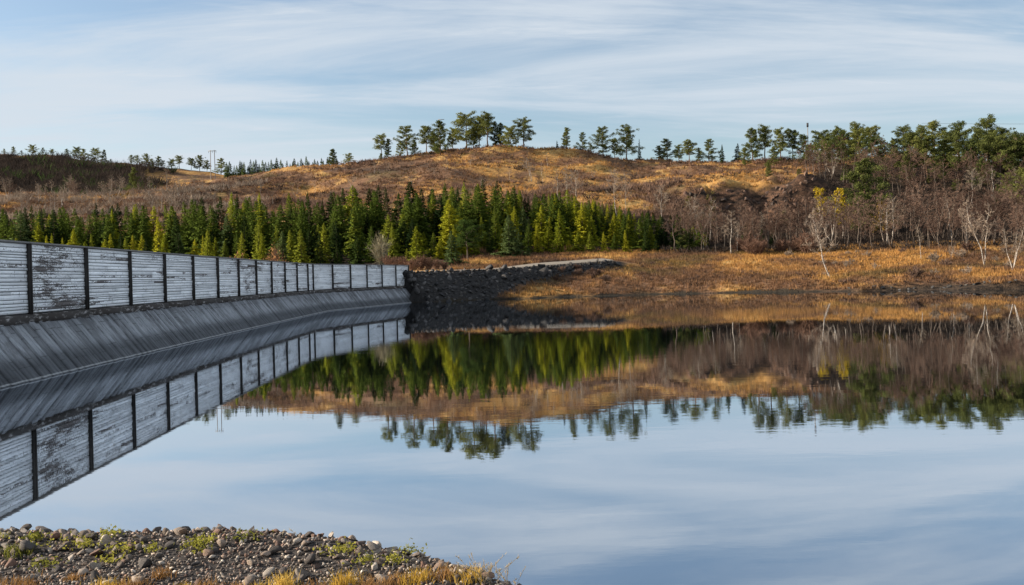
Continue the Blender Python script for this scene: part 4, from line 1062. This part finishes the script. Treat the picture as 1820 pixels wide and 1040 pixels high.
# leafy autumn trees
for px, top, D, mk, lf_, h_, w_, lab in [(1461, 334, 286, 'yellow_leaf', 2.4, None, 1.15, 'smaller bright yellow tree left of the big sunlit pine'), (1497, 337, 262, 'yellow_leaf', 2.6, None, 0.95, 'taller bright yellow tree touching the big sunlit pine'), (1572, 360, 240, 'ochre_leaf', 1.8, None, 1.15, 'ochre-leaved tree right below the big sunlit pine'),
                                         (1262, 345, 268, 'olive_leaf', 0.8, None, 0.9, 'olive-brown leafy birch with white stem left of the rock face'), (1228, 350, 275, 'olive_leaf', 0.8, None, 1.0, 'olive-brown leafy tree next to the plantation\'s right end'), (1252, 415, 240, 'weed', 0.5, None, 1.3, 'low yellow-green bush at the dark foot of the wood'), (262, 300, 440, 'olive_leaf', 0.6, None, 0.7, 'small olive tree right of the lone conifer')]:
    X, Y, Z = place(px, D); h = height_at(px, top, D) - Z
    tr, cr, lf = birch_arrays(int(px) + 3, 9.0, leaf=lf_, leafsz=0.20, twig_n=6)
    tree('birch_tree', (tr.mesh('trunk', [M['birch_bark']]), cr.mesh('branches', [M['twig']]), lf.mesh('foliage', [M[mk]])), X, Y, Z, h / 9, 0.3, lab, 'birch', None, w_, ('trunk', 'branches', 'foliage'))
# shore birches, leaning over the meadow
for px, top, D, idx, tl, w_, lab in [(1476, 372, 178, 2, -0.22, 0.9, 'large pale leaning birch growing at the water\'s edge'), (1637, 398, 196, 5, -0.06, 0.9, 'small white-stemmed birch on the golden meadow'), (1750, 352, 184, 3, -0.12, 0.85, 'forked pale birch on the meadow near the right edge'), (1800, 400, 172, 4, 0.05, 1.1, 'low many-stemmed bare birch above the dark right bank'), (1690, 432, 200, 4, 0.1, 1.1, 'tiny leaning white-stemmed birch under the wood edge'), (1718, 385, 215, 1, 0.05, 0.9, 'slanting pale birch at the dark wood edge')]:
    X, Y, Z = place(px, D); h = height_at(px, top, D) - Z
    tree('birch_tree', BIRP[idx], X, Y, Z, h / 9, 0.0, lab, 'birch', None, w_, ('trunk', 'branches'), (0, tl))

# --- shrubs near the dam end and on the shore
SH_RED = [shrub_mesh('bush', 800 + i, 2.2, 1.6, M['twig_red'])[0] for i in range(3)]
SH_BRN = [shrub_mesh('bush', 810 + i, 1.4, 1.2, M['twig'])[0] for i in range(3)]
SH_PAL = [shrub_mesh('bush', 820 + i, 1.3, 1.1, M['twig_pale'], n=18)[0] for i in range(3)]
q = 0
for px, D, s_ in [(700, 196, 1.2), (716, 192, 1.3), (733, 188, 1.2), (748, 190, 1.4), (762, 192, 1.2), (776, 194, 1.0), (790, 190, 0.8), (690, 202, 1.2)]:
    X, Y, Z = place(px, D); obj('bush', SH_RED[q % 3], loc=(X, Y, Z - 0.1), rot=(0, 0, q * 1.3), scale=(s_, s_, s_), label=f'reddish bare bush behind the dam end, {ORD[q if q < 7 else 0]} ' + ('in the row along the rubble crest' if q < 7 else 'at the back'), category='bush', group='reddish bushes by the dam end'); q += 1
tw, lv = shrub_mesh('twigs', 830, 6.6, 3.2, M['lichen'], n=26, twig_n=9, tw=0.045)
X, Y, Z = place(680, 206); o = obj('bush', None, loc=(X, Y, Z), scale=(1, 1, 1.0), label='large pale lichen-covered bare bush before the dark spruces', category='bush'); obj('twigs', tw, o)
for px, D, top, w_, lab in [(488, 150, 441, 1.0, 'rust-coloured leafy bush peeping over the dam wall'), (425, 140, 451, 0.9, 'low brownish bush just showing over the dam wall')]:
    tw, lv = shrub_mesh('twigs', int(px), 3.0, 1.3 * w_, M['twig_red'], leaf=M['rust_leaf'], leaf_n=26, leafsz=0.10)
    X = (px - CX) / F * D - 0.0; Zt = height_at(px, top, D); g_ = float(ground(X, D)); sc = (Zt - g_) / 3.0
    o = obj('bush', None, loc=(X, D, g_ - 0.05), scale=(1.25, 1.25, sc), label=lab, category='bush'); obj('twigs', tw, o); obj('foliage', lv, o)
q = 0
shr = random.Random(31)
for k in range(44):
    zone = k % 4
    px = [shr.uniform(985, 1110), shr.uniform(1380, 1560), shr.uniform(1560, 1830), shr.uniform(1290, 1440)][zone]
    D = [shr.uniform(186, 200), shr.uniform(180, 215), shr.uniform(166, 212), shr.uniform(222, 236)][zone]
    X, Y, Z = place(px, D); s_ = shr.uniform(0.7, 1.5) * [0.8, 0.8, 1.1, 1.7][zone]
    lib = [SH_BRN, SH_PAL, SH_PAL if k % 8 == 2 else SH_BRN, SH_RED][zone]
    lab = ['brown bare bush in front of the stone embankment\'s right end', 'pale bare bush near the large leaning birch on the shore', ('pale' if lib is SH_PAL else 'brown') + ' bare bush on the shore meadow near the right edge', 'reddish bare bush at the wood foot below the rock face'][zone]
    obj('bush', lib[k % 3], loc=(X, Y, Z - 0.08), rot=(0, 0, shr.uniform(0, 6)), scale=(s_, s_, s_), label=lab, category='bush', group='bare bushes along the shore')
# stones at the dark right bank
for k in range(26):
    px = shr.uniform(1480, 1820); Ds = float(np.interp(px, [1420, 1600, 1820], [170.5, 162.5, 153.5])); D = Ds + shr.uniform(-0.6, 1.0)
    X, Y, Z = place(px, D); s_ = shr.uniform(0.25, 0.6)
    obj('rock', boulder_me[k % 9], loc=(X, Y, max(Z, -0.1) + 0.1), rot=(0, 0, shr.uniform(0, 6)), scale=(s_ * 1.3, s_, s_), label='grey rock lying at the waterline of the dark right bank', category='rock', group='rocks at the right waterline')

# ------------------------------------------------------------------ ground cover (grass, heath): uncountable
def cover(name, n, xr, yr, mask, hrange, mat, seed, blades=5, wid=0.09, label='', flop=0.45):
    r = np.random.default_rng(seed)
    Y = r.uniform(yr[0], yr[1], n); X = r.uniform(xr[0], xr[1], n) * Y
    keep = mask(X, Y, r); X, Y = X[keep], Y[keep]; Z = ground(X, Y)
    ok = Z > np.where(X > 60, 0.85, 0.25); X, Y, Z = X[ok], Y[ok], Z[ok]; n = len(X)
    h = r.uniform(hrange[0], hrange[1], n)
    P, Dv, W = [], [], []
    for b in range(blades):
        an = r.uniform(0, 6.28, n); fl = r.uniform(0.05, flop, n)
        P.append(np.stack([X + r.normal(size=n) * h * 0.25, Y + r.normal(size=n) * h * 0.25, Z - 0.05], -1))
        Dv.append(np.stack([np.cos(an) * h * fl, np.sin(an) * h * fl, h * r.uniform(0.6, 1.1, n)], -1))
        W.append(np.stack([np.cos(an + 1.57), np.sin(an + 1.57), np.zeros(n)], -1) * (wid * (0.6 + h * 0.6))[:, None])
    a = Acc(); a.slivers(np.stack(P, 1).reshape(-1, 3), np.stack(Dv, 1).reshape(-1, 3), np.stack(W, 1).reshape(-1, 3))
    obj(name, a.mesh(name, [mat]), kind='stuff', label=label, category='grass')
def not_emb(X, Y):
    t, s = emb(X, Y); return ~((t > -2) & (t < EL + 2) & (s > -5) & (s < np.interp(t, [8, 24, 52], [9.5, 3.2, 1.3])))
cover('meadow_grass', 34000, (-0.06, 0.56), (153, 240), lambda X, Y, r: not_emb(X, Y), (0.25, 0.85), M['heath'], 61, 6, 0.065, 'golden dry grass covering the shore meadow')
cover('hill_heath', 42000, (-0.56, 0.56), (285, 500), lambda X, Y, r: (vnoise(X / 14, Y / 14, 77) > -0.28) & (wood_mask(X, Y) < 0.4) & (cliff_mask(X, Y) < 0.4), (0.4, 1.1), M['heath'], 62, 5, 0.13, 'brown heather and rough grass covering the hill')

def scrub(name, n, xr, yr, mask, hr, mat, seed, label):
    r = np.random.default_rng(seed)
    Y = r.uniform(yr[0], yr[1], n); X = r.uniform(xr[0], xr[1], n) * Y
    k = mask(X, Y); X, Y = X[k], Y[k]; Z = ground(X, Y); n = len(X); m = 26
    h = r.uniform(hr[0], hr[1], n)[:, None]
    an = r.uniform(0, 6.28, (n, m)); out = r.uniform(0, 1, (n, m)) * h * 0.8
    P = np.stack([X[:, None] + np.cos(an) * out * 0.7, Y[:, None] + np.sin(an) * out * 0.7, np.repeat(Z[:, None], m, 1) + h * r.uniform(0, 0.35, (n, m)) - 0.1], -1)
    Dv = np.stack([np.cos(an) * h * 0.35 + r.normal(size=(n, m)) * 0.15, np.sin(an) * h * 0.35 + r.normal(size=(n, m)) * 0.15, h * r.uniform(0.3, 0.75, (n, m))], -1)
    W = unit(r.normal(size=(n, m, 3))) * (0.05 + 0.03 * h)[..., None]
    a = Acc(); a.slivers(P.reshape(-1, 3), Dv.reshape(-1, 3), W.reshape(-1, 3))
    obj(name, a.mesh(name, [mat]), kind='stuff', label=label, category='scrub')
scrub('dark_heath', 2600, (-0.40, 0.32), (300, 452), lambda X, Y: (fbm(X / 34, Y / 10, 188) > 0.16) & (ground(X, Y) > 1), (0.9, 2.4), M['twig_dark'], 74, 'dark low heath in bands across the hill')
scrub('heather_scrub', 6500, (-0.54, 0.40), (288, 455), lambda X, Y: (fbm(X / 22, Y / 13, 88) > 0.04) & (ground(X, Y) > 1) & (wood_mask(X, Y) < 0.4), (0.8, 2.2), M['twig_red'], 64, 'brown heather scrub in dark bands across the hill')
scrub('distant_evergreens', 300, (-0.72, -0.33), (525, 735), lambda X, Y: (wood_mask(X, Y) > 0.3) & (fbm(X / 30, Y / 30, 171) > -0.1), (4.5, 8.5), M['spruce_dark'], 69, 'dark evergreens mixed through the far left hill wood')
scrub('distant_wood', 3300, (-0.72, -0.33), (525, 728), lambda X, Y: wood_mask(X, Y) > 0.4, (3.5, 7.0), M['twig_dark'], 67, 'dark leafless wood covering the shaded flank of the far left hill')  # dark twig colour carries the shade of the flank
scrub('brown_thicket', 1500, (-0.26, 0.20), (292, 345), lambda X, Y: fbm(X / 16, Y / 14, 191) > -0.08, (1.4, 3.0), M['twig'], 78, 'brown leafless thicket on the slope behind the spruce plantation')
scrub('birch_thicket', 2100, (-0.72, -0.24), (300, 400), lambda X, Y: fbm(X / 20, Y / 20, 91) > -0.1, (1.6, 3.4), M['twig_pale'], 68, 'pale leafless thicket between the spruces and the far left hill')
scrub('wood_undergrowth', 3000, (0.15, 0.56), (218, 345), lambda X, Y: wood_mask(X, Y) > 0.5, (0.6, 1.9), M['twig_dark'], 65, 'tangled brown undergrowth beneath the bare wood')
scrub('shore_scrub', 2400, (0.02, 0.56), (158, 230), lambda X, Y: (fbm(X / 11, Y / 7, 99) > 0.02) & (ground(X, Y) > 0.6) & not_emb(X, Y), (0.4, 0.9), M['twig'], 66, 'low brown heather among the meadow grass')

# ------------------------------------------------------------------ power poles
def pole_part(name, p0, p1, r0, r1, parent):
    a = Acc(); a.tube([p0, p1], [r0, r1], 8); obj(name, a.mesh(name, [M['pole']]), parent)
D = 505.0
X, Y, Z = place(379, D); top = height_at(379, 267, D)
H = top - Z
pw = obj('power_pole', None, loc=(X, Y, Z), label='wooden two-legged power pole with a crossbar on the left hill brow', category='power pole')
pole_part('pole', (-1.15, 0, -0.5), (-1.0, 0, H), 0.20, 0.15, pw); pole_part('pole', (1.15, 0, -0.5), (1.0, 0, H), 0.20, 0.15, pw)
V, Q = box_arrays(-2.0, 2.0, -0.28, -0.17, H - 0.55, H - 0.25); obj('crossarm', mesh_of('crossarm', V, Q=Q, mats=[M['pole']]), pw)
for x in (-1.85, 0, 1.85):
    a = Acc(); a.tube([(x, -0.22, H - 0.6), (x, -0.22, H - 1.4)], [0.09, 0.09], 6); obj('insulator', a.mesh('insulator', [M['cable']]), pw)
for px, topy, D, lab, arm in [(781, 212, 462, 'thin pole with a short crossbar showing above the broad hilltop pine', 1), (1437, 219, 425, 'slim pole with a small head rising from the right ridge pines', 0)]:
    X, Y, Z = place(px, D); H = height_at(px, topy, D) - Z
    o = obj('utility_pole', None, loc=(X, Y, Z), label=lab, category='utility pole')
    pole_part('pole', (0, 0, -0.5), (0, 0, H), 0.20, 0.15, o)
    if arm: V, Q = box_arrays(-0.2, 2.6, -0.22, -0.1, H - 0.3, H - 0.05)
    else: V, Q = box_arrays(-0.35, 0.35, -0.3, 0.3, H - 1.6, H + 0.1)
    obj('crossarm' if arm else 'transformer', mesh_of('head', V, Q=Q, mats=[M['pole' if arm else 'cable']]), o)
a = Acc(); n = 24; x0, z0 = place(1640, 425)[0], height_at(1640, 219, 425); x1, z1 = 300.0, height_at(1900, 219, 425)
f = np.linspace(0, 1, n); a.tube(np.stack([x0 + (x1 - x0) * f, np.full(n, 425.0), z0 + (z1 - z0) * f - 2.0 * 4 * f * (1 - f) * 0.5], -1), np.full(n, 0.045), 4)
obj('overhead_cable', a.mesh('overhead_cable', [M['cable']]), label='faint overhead cable above the right ridge pines', category='cable')

# ------------------------------------------------------------------ foreground plants
def tuft_mesh(name, seed, n, h, spread, mat, wid=0.004, flop=0.5):
    r = np.random.default_rng(seed); V, Q, T = [], [], []
    for b in range(n):
        an = r.uniform(0, 6.28); base = np.array([r.normal() * spread * 0.35, r.normal() * spread * 0.35, -0.01]); L = h * r.uniform(0.5, 1.1); fl = r.uniform(0.08, flop)
        d = np.array([math.cos(an) * fl, math.sin(an) * fl, 1.0]); d /= np.linalg.norm(d); sd = np.array([-math.sin(an), math.cos(an), 0]) * wid
        m = base + d * L * 0.55; tip = m + (d + np.array([math.cos(an), math.sin(an), -0.5]) * fl) * L * 0.45
        k = len(V); V += [base - sd, base + sd, m + sd * 0.8, m - sd * 0.8, tip]; Q.append([k, k + 1, k + 2, k + 3]); T.append([k + 3, k + 2, k + 4])
    return mesh_of(name, np.array(V), T=T, Q=Q, mats=[mat])
def bank_at(px, py):
    D = 6.0
    for _ in range(8):
        X = D / F * ((px - CX) * CR + (HY - py) * SR); z = float(bank_z(np.array(X), np.array(D))); drop = ((px - CX) * SR - (HY - py) * CR) / F
        D = 0.5 * D + 0.5 * (CAMH - z) / drop
    X = D / F * ((px - CX) * CR + (HY - py) * SR)
    return X, D, float(bank_z(np.array(X), np.array(D)))
G_ = 'dry grass tufts along the near edge of the gravel'
for q, (px, py, h, sp, mk, n, lab) in enumerate([
    (30, 985, 0.10, 0.16, 'weed', 260, 'yellow-green grass clump among the stones at the left edge'), (8, 957, 0.08, 0.05, 'weed', 80, 'small bright weed on the gravel crest at the left edge'),
    (25, 1046, 0.10, 0.20, 'rust_grass', 320, 'orange grass patch in the bottom left corner'), (130, 1032, 0.07, 0.09, 'rust_grass', 140, 'small rusty grass tuft on the gravel near the bottom left'),
    (190, 1048, 0.10, 0.15, 'dry_grass', 240, 'golden grass tuft at the bottom edge left of the rusty tuft on the stones'), (235, 1046, 0.09, 0.14, 'rust_grass', 220, 'rust and straw grass at the bottom edge below the gravel middle'),
    (288, 1028, 0.11, 0.09, 'rust_grass', 150, 'airy rusty tuft standing on the fine gravel'), (370, 1048, 0.09, 0.12, 'rust_grass', 160, 'rusty grass at the bottom edge right of the airy tuft'), (455, 1050, 0.08, 0.10, 'dry_grass', 120, 'thin golden blades at the bottom edge before the left yellow tuft'), (555, 1048, 0.08, 0.12, 'rust_grass', 150, 'rusty grass between the two bright yellow tufts'), (330, 1050, 0.08, 0.10, 'dry_grass', 130, 'low golden tuft between rusty tuft and bright yellow tuft'),
    (503, 1046, 0.13, 0.11, 'dry_grass', 260, 'upright bright yellow tuft at the bottom edge, left of two'), (612, 1046, 0.14, 0.11, 'dry_grass', 300, 'upright bright yellow tuft at the bottom edge, right of two'),
    (660, 1046, 0.11, 0.11, 'rust_grass', 190, 'reddish grass beside the right bright yellow tuft'), (700, 1040, 0.11, 0.12, 'rust_grass', 200, 'reddish grass near the narrowing end of the gravel'),
    (745, 1036, 0.12, 0.12, 'dry_grass', 220, 'tan grass over the stones near the gravel tip'), (790, 1030, 0.12, 0.12, 'rust_grass', 200, 'rusty grass on the gravel tip by the water'), (835, 1036, 0.13, 0.10, 'dry_grass', 200, 'golden grass at the very tip of the gravel bank'),
    (420, 1046, 0.06, 0.08, 'rust_grass', 90, 'sparse rusty blades on fine gravel left of the bright yellow tufts')]):
    X, Y, Z = bank_at(px, py)
    obj('grass_tuft', tuft_mesh('grass_tuft', 900 + q, int(n * 0.6), h * 0.9, sp, M[mk], 0.0024, 0.7), loc=(X, Y, Z), label=lab, category='grass tuft', group=G_ if mk != 'weed' else None)
wl_ = [(120, 968, 'patch of bright green weeds behind the grey slabs at the left'), (62, 962, 'green weed sprig on the crest right of the edge weed'), (150, 975, 'weed at the right end of the bright green patch'), (196, 955, 'small weed on the crest above the brown stones'), (216, 983, 'larger leafy weed between pale stones'), (195, 1003, 'low weed in the finer gravel at the left'), (80, 1010, 'faded weed below the grey slabs'),
       (345, 972, 'weed on the crest left of the middle'), (365, 968, 'yellowish weed on the crest near the middle'), (352, 982, 'olive weed just below the crest weeds'), (440, 960, 'small weed on the middle crest'), (272, 983, 'thin weed below the big brown stone'), (612, 982, 'yellow weed on the right half of the crest'), (590, 988, 'dull weed left of the yellow one'), (648, 1003, 'single bright green weed on the right gravel'), (700, 1003, 'green weed near the gravel tip'), (730, 985, 'olive weed near the end of the crest')]
for q, (px, py, lab) in enumerate(wl_):
    X, Y, Z = bank_at(px, py)
    r = np.random.default_rng(950 + q); n = int(r.integers(60, 110)); a = Acc(); w_ = 0.10 if q == 0 else r.uniform(0.03, 0.055)
    P = np.stack([r.normal(size=n) * w_ * (1.6 if q == 0 else 1), r.normal(size=n) * w_, np.abs(r.normal(size=n)) * 0.022 + 0.008], -1)
    a.quads(P, unit(r.normal(size=(n, 3)) + [0, 0, 0.2]) * 0.008, unit(r.normal(size=(n, 3)) + [0, 0, 0.6]) * 0.014)
    obj('weed_plant', a.mesh('weed_plant', [M['weed']]), loc=(X, Y, Z + 0.01), label=lab, category='weed', group='weeds among the stones')
# tall dry stalks over the water at the gravel tip
def stalk_mesh(seed, n, h, sp):
    r = np.random.default_rng(seed); a = Acc(); TP, TD, TW = [], [], []
    for b in range(n):
        p0 = np.array([r.normal() * sp, r.normal() * sp * 0.5, 0]); L = h * r.uniform(0.5, 1.0); d = unit(np.array([r.normal() * 0.28, r.normal() * 0.2, 1.0])); k = np.array([r.normal() * 0.06, 0, 0])
        p1 = p0 + d * L * 0.5 + k * 0.3; p2 = p0 + d * L + k
        a.tube([p0, p1, p2], [0.0017, 0.0014, 0.0008], 3)
        m = 16; f = r.uniform(0.62, 1.02, (m, 1)); P = p1 + (p2 - p1) * (f * 2 - 1); TP.append(P); dd = unit(d + r.normal(size=(m, 3)) * 0.55); TD.append(dd * r.uniform(0.008, 0.022, (m, 1))); TW.append(unit(np.cross(dd, r.normal(size=(m, 3)))) * 0.0022)
    a.slivers(np.concatenate(TP), np.concatenate(TD), np.concatenate(TW))
    return a.mesh('grass_stalks', [M['straw']])
for q, (px, py, n, h, sp, lab) in enumerate([(855, 1040, 22, 0.17, 0.05, 'pale seeding grass at the gravel tip against the water'), (890, 1046, 20, 0.18, 0.06, 'tallest pale seeding grass leaning over the water'), (925, 1050, 14, 0.13, 0.05, 'last wispy grass right of the gravel tip'), (838, 1012, 2, 0.20, 0.004, 'single thin upright stalk at the gravel tip'), (537, 958, 1, 0.09, 0.003, 'single dark stalk on the right part of the crest'), (502, 956, 1, 0.09, 0.003, 'faint stalk on the crest left of the dark one')]):
    X, Y, Z = bank_at(px, py)
    obj('grass_stalks', stalk_mesh(980 + q, n, h, sp), loc=(X, Y, Z - 0.01), label=lab, category='grass stalk')
from collections import defaultdict
dups = defaultdict(list)
for o in COL.objects:
    if o.parent is None and o.get('label') and o.get('category'): dups[o['label']].append(o)
for lab, os_ in dups.items():
    if len(os_) < 2: continue
    os_.sort(key=lambda o: img(o.location.x, o.location.y, o.location.z)[0])
    if len(os_) <= 20 and len(lab.split()) <= 13:
        for k, o in enumerate(os_): o['label'] = f'{lab}, {ORD[k]} from left' if len(os_) > 2 else f'{lab}, {("left", "right")[k]} one'
    elif len(os_) <= 40 and len(lab.split()) <= 12:
        for k, o in enumerate(os_):
            h_ = (len(os_) + 1) // 2; side = ('left', k) if k < h_ else ('right', len(os_) - 1 - k)
            o['label'] = f'{lab}, {ORD[side[1]]} from {side[0]}'
print('planks', plank_count, 'spruces', n_spruce, 'boulders', len(big), 'stones', len(st), 'tris', sum(len(m.loop_triangles) if m.loop_triangles else len(m.polygons) for m in bpy.data.meshes))
